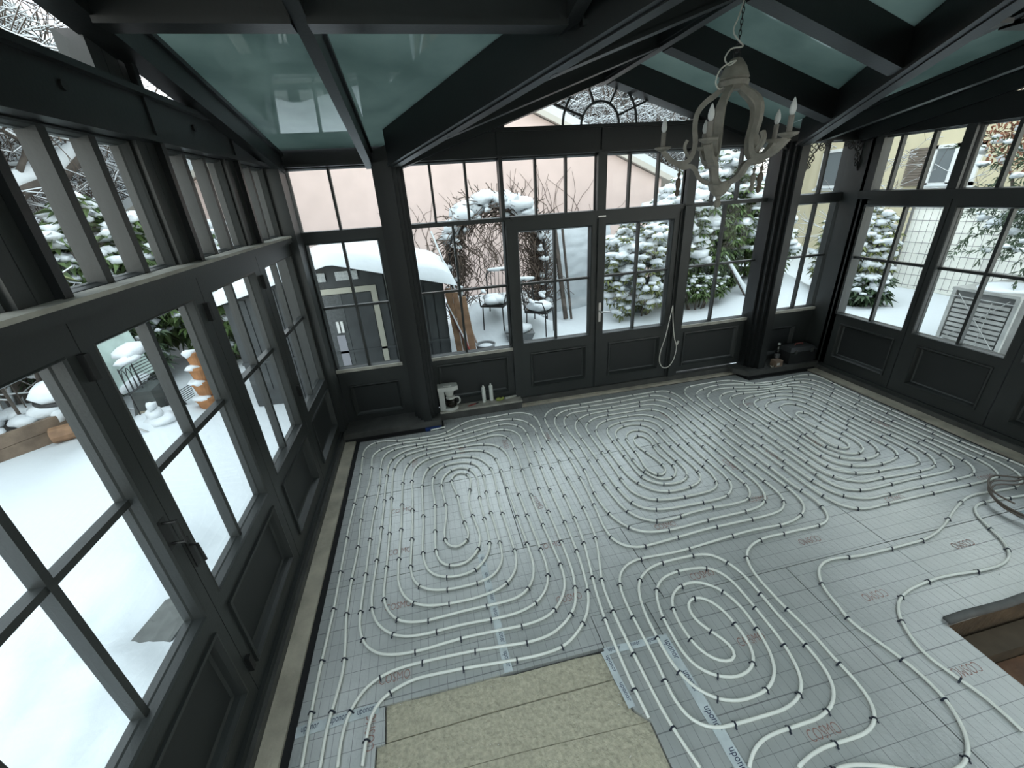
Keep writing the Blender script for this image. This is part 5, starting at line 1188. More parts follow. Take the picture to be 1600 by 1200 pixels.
for j in range(len(gy) - 1):
    for i in range(nx - 1):
        xc, yc = (gx[i] + gx[i + 1]) / 2, (gy[j] + gy[j + 1]) / 2
        if -1.40 < xc < 5.48 and yc < 4.90:
            continue
        a = j * nx + i
        gm.f.append((a, a + 1, a + nx + 1, a + nx))
ground = gm.build('snow_ground', M_SNOW, smooth=True)
ground['kind'] = 'structure'
ground['label'] = 'snow-covered garden ground around the conservatory'
ground['category'] = 'ground'
o = MB().prism([(-2.32, 2.30), (-2.03, 2.28), (-1.98, 2.62), (-2.08, 2.74), (-2.24, 2.68)], -0.20, -0.108).build('paving_slab', mat('wet_grey_paving', (0.10, 0.105, 0.10), 0.6, vary=0.3, scale=9), ground)

ICO = None
def ico():
    global ICO
    if ICO is None:
        bm = bmesh.new()
        bmesh.ops.create_icosphere(bm, subdivisions=2, radius=1)
        ICO = (np.array([v.co[:] for v in bm.verts]), [tuple(v.index for v in f.verts) for f in bm.faces])
        bm.free()
    return ICO
def lumps(centres, sizes, flat=0.6, jag=0.35):
    V, F = ico()
    m = MB()
    for c, s in zip(centres, sizes):
        s = np.asarray(s, float) if np.ndim(s) else np.array([s, s, s * flat])
        ph = rng.uniform(0, 10)
        k = 1 + jag * np.sin(V[:, 0] * 3.1 + ph) * np.cos(V[:, 1] * 2.7 + ph * 1.7) + jag * .55 * np.sin(V[:, 0] * 7.3 + ph * 3) * np.sin(V[:, 1] * 6.1 + ph) + jag * .3 * np.sin(V[:, 2] * 9.0 + V[:, 0] * 8 + ph * 2)
        m.arrays(V * k[:, None] * s + np.asarray(c), F)
    return m
def leaf_mesh(pos, axis, length, width, fold=0.25):
    """elongated, lightly folded leaves: 2 quads each (numpy batched)"""
    n = len(pos)
    axis = axis / np.linalg.norm(axis, axis=1)[:, None]
    up = np.tile(np.array([0, 0, 1.0]), (n, 1)) + rng.normal(0, .25, (n, 3))
    sd = np.cross(axis, up)
    sd /= np.linalg.norm(sd, axis=1)[:, None] + 1e-9
    nn = np.cross(sd, axis)
    L = np.asarray(length).reshape(-1, 1)
    Wd = np.asarray(width).reshape(-1, 1)
    mid = pos + axis * L * .5
    tip = pos + axis * L - np.array([0, 0, 1]) * L * .18
    v = np.stack([pos, mid + sd * Wd * .5 + nn * Wd * fold, mid - sd * Wd * .5 + nn * Wd * fold, tip], 1).reshape(-1, 3)
    b = np.arange(n) * 4
    f = np.concatenate([np.stack([b, b + 1, b + 3], 1), np.stack([b, b + 3, b + 2], 1)])
    return v, f
def np_obj(name, v, f, m, parent=None, smooth=False):
    me = bpy.data.meshes.new(name)
    me.vertices.add(len(v))
    me.vertices.foreach_set('co', np.asarray(v, np.float32).ravel())
    k = f.shape[1]
    me.loops.add(f.size)
    me.loops.foreach_set('vertex_index', f.astype(np.int32).ravel())
    me.polygons.add(len(f))
    me.polygons.foreach_set('loop_start', (np.arange(len(f)) * k).astype(np.int32))
    me.polygons.foreach_set('loop_total', np.full(len(f), k, np.int32))
    if smooth:
        me.polygons.foreach_set('use_smooth', [True] * len(f))
    me.materials.append(m)
    me.update(calc_edges=True)
    me.validate()
    o = bpy.data.objects.new(name, me)
    COL.objects.link(o)
    if parent is not None:
        attach(o, parent)
    return o

def shrub(name, label, c, rad, nros, leaf, lsize, snow_n, snow_s, droop=0.35, cat='shrub', group=None, stems=6, shell=0.55):
    """rounded evergreen: rosettes of leaves on a lumpy ellipsoid, snow lying on the outer rosettes"""
    c, rad = np.array(c, float), np.array(rad, float)
    t = thing(name, label, cat, (c[0], c[1], max(-0.1, c[2] - rad[2])), group=group)
    d = rng.normal(0, 1, (nros, 3))
    d /= np.linalg.norm(d, axis=1)[:, None]
    rr = rng.uniform(shell, 1.0, (nros, 1)) * (1 + 0.16 * np.sin(d[:, :1] * 5 + c[0]) * np.cos(d[:, 1:2] * 6 + c[1]))
    P = c + d * rr * rad
    k = 7
    pos = np.repeat(P, k, 0)
    ang = np.tile(np.arange(k) * 2 * PI / k, nros) + np.repeat(rng.uniform(0, 6, nros), k)
    ax = np.stack([np.cos(ang), np.sin(ang), rng.uniform(-droop - .45, .35 - droop, nros * k)], 1) + np.repeat(d, k, 0) * 0.45
    v, f = leaf_mesh(pos, ax, rng.uniform(.75, 1.25, nros * k) * lsize, rng.uniform(.28, .38, nros * k) * lsize)
    o = np_obj('foliage', v, f, leaf, t)
    o['kind'] = 'stuff'
    st = MB()
    for q in range(stems):
        a = rng.uniform(0, 6.28)
        b = Vector((c[0] + rad[0] * .25 * math.cos(a), c[1] + rad[1] * .25 * math.sin(a), gh(c[0], c[1]) - 0.02))
        e = Vector((c[0] + rad[0] * .7 * math.cos(a), c[1] + rad[1] * .7 * math.sin(a), c[2] + rad[2] * rng.uniform(0, .6)))
        m_ = (b + e) / 2 + Vector((0, 0, .1))
        st.tube([b, m_, e], [0.022, 0.016, 0.008], 6)
    st.build('stems', M_BARK, t)
    if snow_n:
        snow_n = min(nros, int(snow_n * 1.7))
        snow_s = snow_s * 0.8
        w = np.argsort(-(P[:, 2] - c[2]) / rad[2] - rr[:, 0] * .9 + rng.normal(0, .45, nros))[:snow_n]
        cen = P[w] + np.array([0, 0, lsize * .12])
        sz = rng.uniform(.55, 1.35, snow_n) * snow_s
        szs = np.stack([sz * rng.uniform(.8, 1.3, snow_n), sz * rng.uniform(.8, 1.3, snow_n), sz * .55], 1)
        o = lumps(cen, szs).build('clinging_snow', M_SNOW2, t, smooth=True, recalc=False)
        o['kind'] = 'stuff'
    return t

def grow(base, dirn, length, radius, depth, segs, spread=0.7, droop=0.0, kids=3, seed=0):
    """recursive limb list: (points, radii, depth)"""
    out = []
    p = np.array(base, float)
    d = np.array(dirn, float)
    d /= np.linalg.norm(d)
    pts, rs = [p.copy()], [radius]
    for s in range(segs):
        d = d + rng.normal(0, .16, 3) + np.array([0, 0, -droop])
        d /= np.linalg.norm(d)
        p = p + d * length / segs
        pts.append(p.copy())
        rs.append(radius * (1 - .55 * (s + 1) / segs))
    out.append((pts, rs, depth))
    if depth > 0:
        for k in range(kids + (depth > 1)):
            i = rng.integers(max(1, segs // 3), segs + 1)
            nd = d * rng.uniform(.3, .8) + rng.normal(0, spread, 3)
            nd[2] += .12 - droop
            out += grow(pts[i], nd, length * rng.uniform(.5, .78), max(rs[i] * .62, 0.0035), depth - 1, max(2, segs - 1), spread, droop, kids)
    return out
def inside(p, m=0.45):
    return (-1.4 - m < p[0] < 5.5 + m) and p[1] < 4.95 + m
def limbs_to_meshes(limbs, t, bark, twig, snow_from=0.0, snow_scale=0.85, min_twig=0.0045):
    limbs = [l for l in limbs if not any(inside(p) for p in l[0])]
    b, w, sn = MB(), MB(), MB()
    for pts, rs, dp in limbs:
        big = dp >= 2
        (b if big else w).tube(pts, [max(r, min_twig) for r in rs], 7 if big else 3, cap=False)
        q, qr = [], []
        for k in range(len(pts)):
            a = pts[min(k + 1, len(pts) - 1)] - pts[max(k - 1, 0)]
            fl = 1 - abs(a[2]) / (np.linalg.norm(a) + 1e-9)
            r = max(rs[k], min_twig)
            q.append(pts[k] + np.array([0, 0, r * 0.75 + 0.003]))
            qr.append(max(0.0015, (r * snow_scale + 0.005) * min(1, fl * 1.6)))
        sn.tube(q, qr, 6 if big else 3, cap=False)
    b.build('limbs', bark, t, smooth=True, recalc=False)
    if w.v:
        o = w.build('twigs', twig, t, recalc=False)
        o['kind'] = 'stuff'
    o = sn.build('clinging_snow', M_SNOW2, t, smooth=True, recalc=False)
    o['kind'] = 'stuff'

def bare_tree(name, label, base, h, r, depth=4, kids=3, lean=(0, 0, 1), group=None, bark=None, spread=.75, snow_scale=0.9, seed=None, mt=0.0045):
    t = thing(name, label, 'tree', base, group=group)
    limbs_to_meshes(grow(base, lean, h, r, depth, 5, spread, 0.0, kids), t, bark or M_BARK, M_TWIG, snow_scale=snow_scale, min_twig=mt)
    return t

# ---- pink gable house beyond the garden
M_PINK = mat('pink_render', (0.66, 0.52, 0.475), 0.85, vary=0.05, scale=2.5, bump=0.12, bscale=120)
M_BEIGE = mat('beige_verge', (0.50, 0.47, 0.42), 0.7)
pk = thing('pink_house', 'pink rendered gable-ended house with snow on its roof beyond the garden', 'house', (0.4, 12.0, -0.2))
MB().prism([(-6.2, -0.4), (7.0, -0.4), (7.0, 2.62), (0.4, 5.6), (-6.2, 2.62)], 12.0, 19.0, 'y').build('walls', M_PINK, pk)
for sx_, nm in ((1, 0), (-1, 1)):
    x1 = 0.4 + sx_ * 7.1
    MB().prism([(0.4, 5.62), (x1, 2.42), (x1, 2.56), (0.4, 5.76)], 11.85, 19.2, 'y').build('roof_slope', M_BEIGE, pk)
    MB().prism([(0.4, 5.76), (x1 - sx_ * .02, 2.57), (x1 - sx_ * .02, 2.76), (0.4, 5.97)], 11.87, 19.2, 'y').build('roof_snow', M_SNOW, pk)
cpr = thing('wall_creeper', 'bare creeper stems clinging to the pink house wall', 'creeper', (3.4, 11.97, 0))
cm_ = MB()
for (bx_, z0_, hh) in ((3.6, 1.6, 1.7), (3.9, 1.4, 1.9), (4.1, 1.5, 1.5), (2.2, 1.5, 1.6), (2.6, 1.8, 1.1), (0.2, 1.6, 0.9), (-0.6, 1.8, .7), (4.6, 1.2, 1.0)):
    for q in range(5):
        p = np.array([bx_ + rng.normal(0, .12), 11.985, z0_ - .8])
        pts = [p.copy()]
        a = rng.normal(0, .25)
        for s_ in range(9):
            a += rng.normal(0, .35)
            a *= .9
            p = p + np.array([math.sin(a), 0, math.cos(a)]) * (hh + .8) / 9
            pts.append(p.copy())
        cm_.tube(pts, [0.012 - 0.001 * k for k in range(10)], 4, cap=False)
cm_.build('creeper_stems', M_TWIG, cpr)

# ---- dark garden shed with snow roof
M_SHED = mat('charcoal_shed_board', (0.045, 0.05, 0.052), 0.6, vary=0.2, scale=5)
M_SHEDLT = mat('shed_cream_trim', (0.42, 0.41, 0.34), 0.6)
sh = thing('garden_shed', 'charcoal plastic garden shed with snow-laden roof and cream door frame', 'shed', (-1.2, 6.9, -0.12))
SX0, SX1, SYF, SYB = -2.62, 0.24, 6.05, 7.9
SAX = (SX0 + SX1) / 2
MB().prism([(SX0, -0.12), (SX1, -0.12), (SX1, 1.42), (SAX, 1.80), (SX0, 1.42)], SYF, SYB, 'y').build('shell', M_SHED, sh)
for side in (0, 1):
    n = 22 if side == 0 else 14
    for k in range(n):
        if side == 0:
            x = SX0 + 0.02 + (SX1 - SX0 - 0.04) * k / n
            zt = 1.42 + 0.38 * (1 - abs(x + .06 - SAX) / (SAX - SX0)) - 0.04
            if -1.75 < x < -0.75:
                continue
            MB().box((x, SYF - 0.014, 0.14 if k % 2 else -0.1), (x + 0.112, SYF, zt)).build('wall_plank', M_SHED, sh)
        else:
            y = SYF + (SYB - SYF) * k / n
            MB().box((SX0 - 0.014, y + 0.005, -0.1), (SX0, y + 0.12, 1.40)).build('wall_plank', M_SHED, sh)
MB().box((-2.64, SYF - 0.03, 0.55), (SX1, SYF - 0.012, 0.585)).build('belt_rail', M_SHED, sh)
dr = MB()
dr.box((-1.72, SYF - 0.03, 1.40), (-0.68, SYF - 0.01, 1.475)).box((-0.755, SYF - 0.03, -0.1), (-0.68, SYF - 0.01, 1.40))
dr.build('door_trim', M_SHEDLT, sh)
sd = MB().box((-1.72, SYF - 0.02, -0.08), (-1.16, SYF - 0.004, 1.39)).build('door', mat('wet_dark_door', (0.06, 0.066, 0.068), 0.35, vary=0.35, scale=30), sh)
MB().box((-1.155, SYF - 0.02, -0.08), (-0.765, SYF - 0.006, 1.39)).build('door', M_SHED, sh)
MB().box((-1.30, SYF - 0.045, 0.86), (-1.265, SYF - 0.02, 1.02)).box((-1.245, SYF - 0.045, 0.86), (-1.21, SYF - 0.02, 1.02)).build('door_handle', mat('white_metal', (0.7, 0.7, 0.68), 0.4), sd)
MB().box((-1.33, SYF - 0.03, -0.08), (-1.22, SYF - 0.021, 0.82)).build('door_strap', mat('pale_grey_strip', (0.26, 0.26, 0.29), 0.5), sd)
for a, b in ((-1.47, -1.30), (-1.17, -0.885)):
    MB().box((a, SYF - 0.03, 1.575), (b, SYF - 0.012, 1.69)).build('vent', mat('vent_grille', (0.45, 0.47, 0.47), 0.5, vary=0.2, scale=40), sh)
for sx_ in (-1, 1):
    xe = SAX + sx_ * 1.56
    MB().prism([(SAX, 1.80), (xe, 1.385), (xe, 1.425), (SAX, 1.84)], SYF - 0.1, SYB + 0.1, 'y').build('roof_slope', M_SHEDLT if sx_ > 0 else M_SHEDLT, sh)
# thick snow slab following the roof
sn = MB()
nxs, nys = 40, 22
for j in range(nys):
    for i in range(nxs):
        u = i / (nxs - 1)
        x = SAX - 1.62 + 3.24 * u
        y = SYF - 0.16 + (SYB - SYF + 0.3) * j / (nys - 1)
        base_ = 1.835 - 0.266 * abs(x - SAX)
        e = min(i, nxs - 1 - i, j * 1.6, (nys - 1 - j) * 1.6) / 4.0
        th = 0.20 * min(1, max(0, e)) ** .5 + 0.02 * noise.noise(Vector((x * 3, y * 3, 0)))
        sn.v.append((x, y, base_ + max(0.0, th) if e > 0 else base_ - 0.03))
for j in range(nys - 1):
    for i in range(nxs - 1):
        a = j * nxs + i
        sn.f.append((a, a + 1, a + nxs + 1, a + nxs))
sn.build('roof_snow', M_SNOW, sh, smooth=True)

# boards, poles, bucket beside the shed
M_OLDWOOD = mat('orange_brown_board', (0.26, 0.15, 0.085), 0.7, vary=0.3, scale=8)
for k, (x, w) in enumerate(((0.36, .10), (0.47, .09), (0.575, .11))):
    o = MB().hexa([(x, 6.35, -0.12), (x + w, 6.35, -0.12), (x + w, 6.385, -0.12), (x, 6.385, -0.12), (x - .08, 6.75, 1.18 - .08 * k), (x + w - .08, 6.75, 1.18 - .08 * k), (x + w - .08, 6.785, 1.18 - .08 * k), (x - .08, 6.785, 1.18 - .08 * k)]).build('leaning_board', M_OLDWOOD)
    tag(o, ('orange-brown board leaning by the shed corner, nearest the shed', 'orange-brown board leaning by the shed corner, middle of three', 'orange-brown board leaning by the shed corner, farthest from the shed')[k], 'board', 'boards leaning at the shed corner')
for k, (p, q, m_, lab) in enumerate((((0.66, 6.3, -0.1), (0.28, 6.7, 0.95), mat('red_pole', (0.30, 0.05, 0.04), 0.5), 'red pole leaning across the boards by the shed'),
                                     ((0.80, 6.9, -0.1), (0.20, 7.3, 2.0), mat('pale_pole', (0.42, 0.33, 0.28), 0.6), 'long pale pole leaning on the shed roof'),
                                     ((0.74, 6.6, -0.1), (0.33, 6.95, 1.15), mat('rusty_pole', (0.30, 0.14, 0.09), 0.6), 'rusty brown pole leaning by the boards'))):
    t = thing('garden_pole', lab, 'pole', p)
    MB().tube([p, q], 0.017, 8).build('shaft', m_, t)
    MB().tube([Vector(p) + (Vector(q) - Vector(p)) * .45 + Vector((0, 0, .018)), Vector(q) + Vector((0, 0, .018))], 0.016, 6).build('clinging_snow', M_SNOW2, t)
t = thing('bucket', 'grey bucket full of snow standing outside the fixed light', 'bucket', (0.86, 6.75, gh(.86, 6.75)))
bz = gh(.86, 6.75) - .03
MB().lathe([(0.12, 0.0), (0.165, 0.30), (0.175, 0.305), (0.172, 0.315), (0.155, 0.31), (0.15, 0.27)], 20, (0.86, 6.75, bz)).build('pail', mat('grey_plastic', (0.22, 0.23, 0.235), 0.5), t)
MB().lathe([(0.150, 0.24), (0.11, 0.285), (0.02, 0.30)], 16, (0.86, 6.75, bz)).build('snow_fill', M_SNOW, t, smooth=True)

# ---- dome of bare creeper over an arch, capped with snow
va_ = thing('vine_arch', 'arch of bare brown creeper capped with thick snow before the pink wall', 'creeper', (1.5, 8.7, 0))
vm = MB()
AX, AW, AH = 1.5, 0.98, 2.38
def archpt(a, k=1.0): return np.array([AX + AW * k * math.cos(a), 8.7, 1.35 * 1.0 + (AH - 1.35) * k * math.sin(a)])
for q in range(1000):
    a = rng.uniform(-0.05, PI + .05)
    side = rng.random()
    if side < .45:
        s_ = 1 if rng.random() < .68 else -1
        p = np.array([AX + s_ * AW * rng.uniform(.72, 1.02), 8.7 + rng.normal(0, .12), rng.uniform(-0.1, 1.3)])
        dirn = np.array([rng.normal(0, .35), rng.normal(0, .2), 1])
    else:
        p = archpt(a, rng.uniform(.8, 1.02)) + np.array([0, rng.normal(0, .14), 0])
        dirn = np.array([-math.sin(a) + rng.normal(0, .5), rng.normal(0, .3), math.cos(a) + rng.normal(0, .5)])
    pts = [p.copy()]
    dirn = dirn / np.linalg.norm(dirn)
    for s_ in range(4):
        dirn = dirn + rng.normal(0, .3, 3)
        dirn /= np.linalg.norm(dirn)
        p = p + dirn * rng.uniform(.09, .17)
        pts.append(p.copy())
    vm.tube(pts, [rng.uniform(.005, .011)] * 5, 3, cap=False)
for q in range(110):
    a = rng.uniform(.15, PI - .15)
    p0 = archpt(a, .95)
    pts = [p0]
    for s_ in range(7):
        p0 = p0 + np.array([rng.normal(0, .13), rng.normal(0, .05), -rng.uniform(.08, .30)])
        pts.append(p0)
    vm.tube(pts, .007, 3, cap=False)
vm.build('stems', M_TWIG, va_)
bars = MB()
for y in (8.5, 8.9):
    bars.tube([(AX - AW, y, -0.2), (AX - AW, y, 1.35)] + [tuple(archpt(PI - PI * k / 14) + np.array([0, y - 8.7, 0])) for k in range(15)] + [(AX + AW, y, -0.2)], 0.02, 6)
bars.build('arch_frame', M_IRON, va_)
cen, szs = [], []
for q in range(95):
    a = rng.uniform(.28, PI - .28)
    c = archpt(a, rng.uniform(.97, 1.07)) + np.array([0, rng.normal(0, .16), .03])
    cen.append(c)
    szs.append(np.array([.17, .17, .10]) * rng.uniform(.6, 1.3) * (0.65 + .45 * math.sin(a)))
for q in range(90):
    a = rng.uniform(-.2, PI + .2)
    c = archpt(a, rng.uniform(.8, 1.05)) + np.array([0, rng.normal(0, .16), 0])
    if a < 0 or a > PI or q % 3 == 0:
        c = np.array([AX + (AW * rng.uniform(.85, 1.05)) * (1 if rng.random() < .65 else -1), 8.6 + rng.normal(0, .12), rng.uniform(.0, 1.5)])
    cen.append(c)
    szs.append(np.array([.055, .05, .035]) * rng.uniform(.6, 1.5))
o = lumps(cen, szs).build('snow_cap', M_SNOW2, va_, smooth=True, recalc=False)
o['kind'] = 'stuff'

# snow-plastered screen with two dark posts leaning before it
t = thing('snowy_screen', 'tall garden screen plastered with rippled snow beyond the left door leaf', 'screen', (3.4, 9.3, -0.1))
ss = MB()
for j in range(34):
    for i in range(26):
        x = 2.55 + 1.75 * i / 25
        z = -0.2 + 2.2 * j / 33
        ss.v.append((x, 9.25 + 0.10 * z - 0.05 * abs(noise.noise(Vector((x * 2.5, 3, z * 9)))) - .03 * noise.noise(Vector((x * 9, 7, z * 16))), z))
for j in range(33):
    for i in range(25):
        a = j * 26 + i
        ss.f.append((a, a + 1, a + 27, a + 26))
ss.build('snow_face', M_SNOW, t, smooth=True)
MB().hexa([(2.55, 9.40, -0.2), (4.3, 9.40, -0.2), (4.3, 9.46, -0.2), (2.55, 9.46, -0.2), (2.55, 9.60, 1.99), (4.3, 9.60, 1.99), (4.3, 9.66, 1.99), (2.55, 9.66, 1.99)]).build('panel', M_OLDWOOD, t)
for k, (p, q, w, lab) in enumerate((((2.93, 8.55, -0.1), (2.80, 8.95, 1.95), .09, 'broad dark wooden post leaning before the snowy screen'), ((3.04, 8.5, -0.1), (2.98, 8.95, 1.95), .035, 'thin dark post leaning before the snowy screen'))):
    o = MB().bar(p, q, w, .05).build('leaning_post', M_BARK)
    tag(o, lab, 'post')

# garden chairs under snow
def garden_chair(label, x, y, rzv):
    t = thing('garden_chair', label, 'chair', (x, y, gh(x, y) - .05), group='metal garden chairs under snow')
    z0 = gh(x, y) - .05
    c, s_ = math.cos(rzv), math.sin(rzv)
    def P(a, b, h): return (x + a * c - b * s_, y + a * s_ + b * c, z0 + h)
    for a, b in ((-.2, -.2), (.2, -.2), (.2, .2), (-.2, .2)):
        MB().tube([P(a, b, 0), P(a * .95, b * .95, .45)], .012, 7).build('leg', M_IRON, t)
    MB().tube([P(-.22, .2, .44), P(-.24, .26, .95), P(-.15, .28, 1.02), P(.15, .28, 1.02), P(.24, .26, .95), P(.22, .2, .44)], .015, 7).build('back_frame', M_IRON, t)
    MB().tube([P(-.23, .22, .66), P(-.26, -.16, .66), P(-.22, -.22, .45)], .012, 7).build('armrest', M_IRON, t)
    MB().tube([P(.23, .22, .66), P(.26, -.16, .66), P(.22, -.22, .45)], .012, 7).build('armrest', M_IRON, t)
    for k in range(5):
        MB().tube([P(-.15 + .075 * k, .21, .46), P(-.15 + .075 * k, .275, 1.01)], .006, 5).build('back_bar', M_IRON, t)
    MB().box((0, 0, 0), (0, 0, 0)) 
    sm = MB().hexa([P(-.22, -.22, .44), P(.22, -.22, .44), P(.22, .22, .44), P(-.22, .22, .44), P(-.22, -.22, .465), P(.22, -.22, .465), P(.22, .22, .465), P(-.22, .22, .465)])
    sm.build('seat', M_IRON, t)
    o = lumps([P(0, 0, .53), P(-.08, .05, .56), P(.1, -.05, .54), P(0, .28, 1.04), P(-.25, .05, .68), P(.25, .05, .68)], [(.23, .22, .09), (.16, .16, .08), (.14, .14, .08), (.2, .035, .04), (.04, .17, .035), (.04, .17, .035)], jag=.15).build('seat_snow', M_SNOW2, t, smooth=True, recalc=False)
    return t
garden_chair('snow-filled metal garden chair behind the fixed light left of the doors', 1.22, 7.55, -.5)
garden_chair('snow-filled metal garden chair behind the lower pane of the left door leaf', 2.05, 7.5, .9)
t = thing('overturned_barrow', 'dark barrow tray half buried in snow by the garden chairs', 'barrow', (1.6, 7.95, 0.2))
MB().hexa([(1.38, 7.2, -.08), (1.75, 7.15, -.08), (1.78, 7.35, -.05), (1.42, 7.4, -.05), (1.30, 7.15, .14), (1.82, 7.05, .16), (1.84, 7.45, .22), (1.34, 7.5, .2)]).build('tray', mat('grey_steel', (0.13, 0.135, 0.135), 0.5), t)
lumps([(1.57, 7.28, .22)], [(.26, .2, .1)], jag=.15).build('tray_snow', M_SNOW2, t, smooth=True, recalc=False)

# ---- shrubs beyond the back wall
shrub('rhododendron', 'rhododendron buried in snow behind the right door leaf', (4.45, 8.15, 0.95), (0.92, 0.75, 1.0), 520, M_LEAF2, .15, 330, .125)
shrub('rhododendron', 'tall green rhododendron behind the fixed light right of the doors', (6.55, 8.9, 1.55), (1.25, 0.95, 1.5), 900, M_LEAF, .17, 120, .16)
shrub('rhododendron', 'rhododendron with a big snow shelf rising left of the tall green one', (5.55, 8.6, 1.55), (0.75, 0.7, 0.95), 420, M_LEAF, .16, 150, .17)
shrub('rhododendron', 'leafy shrub behind the narrow corner light at the right', (7.55, 8.6, 1.1), (0.8, 0.8, 1.15), 480, M_LEAF, .15, 120, .13)
shrub('rhododendron', 'snowy rhododendron outside the corner sash of the right wall', (9.25, 7.65, 0.85), (0.72, 0.65, 1.05), 520, M_LEAF2, .16, 210, .12)
shrub('low_shrub', 'low leafy plant bent under snow at the corner rhododendron foot', (9.1, 7.05, 0.22), (0.42, 0.35, 0.33), 90, M_LEAF3, .22, 34, .10)
shrub('low_shrub', 'thin low shrub on bare stems right of the doors', (5.75, 8.0, .42), (0.75, 0.3, 0.28), 160, M_LEAF, .13, 60, .06)
t = thing('fallen_branch', 'snow-covered forked branch leaning to the ground behind the right fixed light', 'branch', (6.6, 8.0, 0))
fbm = MB()
fbm.tube([(6.95, 7.75, -.05), (6.62, 7.95, .55), (6.38, 8.1, .98)], [.05, .04, .028], 7)
fbm.tube([(6.68, 7.9, .45), (6.95, 8.0, .25), (7.15, 8.0, .02)], [.035, .028, .02], 7)
fbm.build('limb', M_BARK, t)
fbm = MB()
fbm.tube([(6.94, 7.74, .0), (6.62, 7.94, .60), (6.38, 8.09, 1.02)], [.05, .045, .03], 7)
fbm.tube([(6.68, 7.89, .49), (6.95, 7.99, .29), (7.13, 7.99, .06)], [.035, .03, .02], 7)
fbm.build('clinging_snow', M_SNOW2, t, smooth=True)

# ---- bare trees: the thicket behind everything
protos = []
MIN_TWIG = [0.0065, 0.0065, 0.008, 0.008]
for k in range(4):
    protos.append(bare_tree('bare_tree', 'x', (-30.0, 30.0, 0.0), 2.9 + .3 * k, 0.10, 5, 4, spread=.85, mt=MIN_TWIG[k]))
TREES = [('bare snow-covered tree in the thicket left of the garden', 'bare trees in the left thicket', 1.0,
          [(-7.2, 11.6), (-8.2, 9.4), (-9.4, 12.6), (-7.4, 14.2), (-10.2, 15.2), (-8.6, 16.8), (-7.8, 8.0), (-9.8, 8.6), (-11.2, 12.2), (-10.4, 10.4), (-8.8, 14.4), (-7.0, 9.9), (-9.2, 10.9), (-12.2, 15.6), (-11.6, 18), (-9.6, 18.4), (-7.2, 17.2), (-8.4, 5.2), (-8.9, 2.8), (-7.9, 12.9)]),
         ('tall bare snow-covered tree rising behind the pink house', 'bare trees behind the pink house', 1.7, [(5.6, 21.5), (7.2, 22.5), (8.6, 21.2), (10.0, 22.4), (11.6, 21.4), (13.2, 22.6), (9.3, 24.5), (6.4, 24.6), (12.2, 25)]),
         ('bare snow-covered tree between pink house and yellow house', 'bare trees between the two houses', 1.15, [(9.6, 16.8), (10.2, 13.6), (8.6, 12.6), (11.2, 17.8), (8.2, 14.6), (12.3, 18.5), (9.4, 10.9), (7.6, 11.4)])]
for p_ in protos:
    for c_ in p_.children:
        pass
first = [True] * 4
k = 0
for lab, grp, sc, spots in TREES:
    for x, y in spots:
        q = k % 4
        o = protos[q] if first[q] else copy_tree(protos[q])
        first[q] = False
        o['label'], o['group'] = lab, grp
        o.rotation_euler = (0, 0, rng.uniform(0, 6.28))
        s_ = rng.uniform(.9, 1.15) * sc
        o.scale = (s_, s_, s_)
        for tries in range(12):                       # step away until no twig reaches the conservatory
            M_ = Matrix.Translation((x, y, gh(x, y) - 0.1)) @ o.rotation_euler.to_matrix().to_4x4() @ Matrix.Scale(s_, 4) @ Matrix.Translation((30.0, -30.0, 0.0))
            bad = False
            for c_ in o.children:
                n_ = len(c_.data.vertices)
                arr = np.empty(n_ * 3, np.float32)
                c_.data.vertices.foreach_get('co', arr)
                arr = arr.reshape(-1, 3)[::7] @ np.array(M_.to_3x3()).T + np.array(M_.translation)
                if np.any((arr[:, 0] > -2.0) & (arr[:, 0] < 6.1) & (arr[:, 1] < 5.6)) or np.any((arr[:, 0] > -6.4) & (arr[:, 0] < 7.2) & (arr[:, 1] > 11.6) & (arr[:, 1] < 19.3) & (arr[:, 2] < 3.0)) or np.any((arr[:, 0] > 13.9) & (arr[:, 1] < 15.6)):
                    bad = True
                    break
            if not bad:
                break
            x += -0.35 if x < 0 else (0.0 if y > 19 else 0.1)
            y += 0.0 if x < 0 else 0.4
        o.location = (x, y, gh(x, y) - 0.35)
        k += 1
# the big leaning tree on the left with heavy snow on its limb
t = thing('old_tree', 'old leaning tree whose thick limb carries heavy snow, left of the conservatory', 'tree', (-6.0, 6.9, -0.1))
limbs = [([np.array(q) for q in ((-5.95, 6.9, -.15), (-5.97, 7.15, 1.4), (-6.0, 7.55, 2.55), (-6.0, 8.6, 3.02), (-6.0, 9.6, 3.28), (-6.02, 10.6, 3.78), (-6.1, 12.0, 4.6))], [.19, .17, .165, .155, .15, .13, .08], 3)]
for k in range(9):
    i = rng.integers(2, 6)
    limbs += grow(limbs[0][0][i], (rng.normal(0, .6), rng.normal(.2, .6), rng.uniform(.2, 1)), rng.uniform(1.2, 2.2), .05, 3, 5, .8, 0.02, 3)
limbs_to_meshes(limbs, t, M_BARK, M_TWIG, snow_scale=.95)

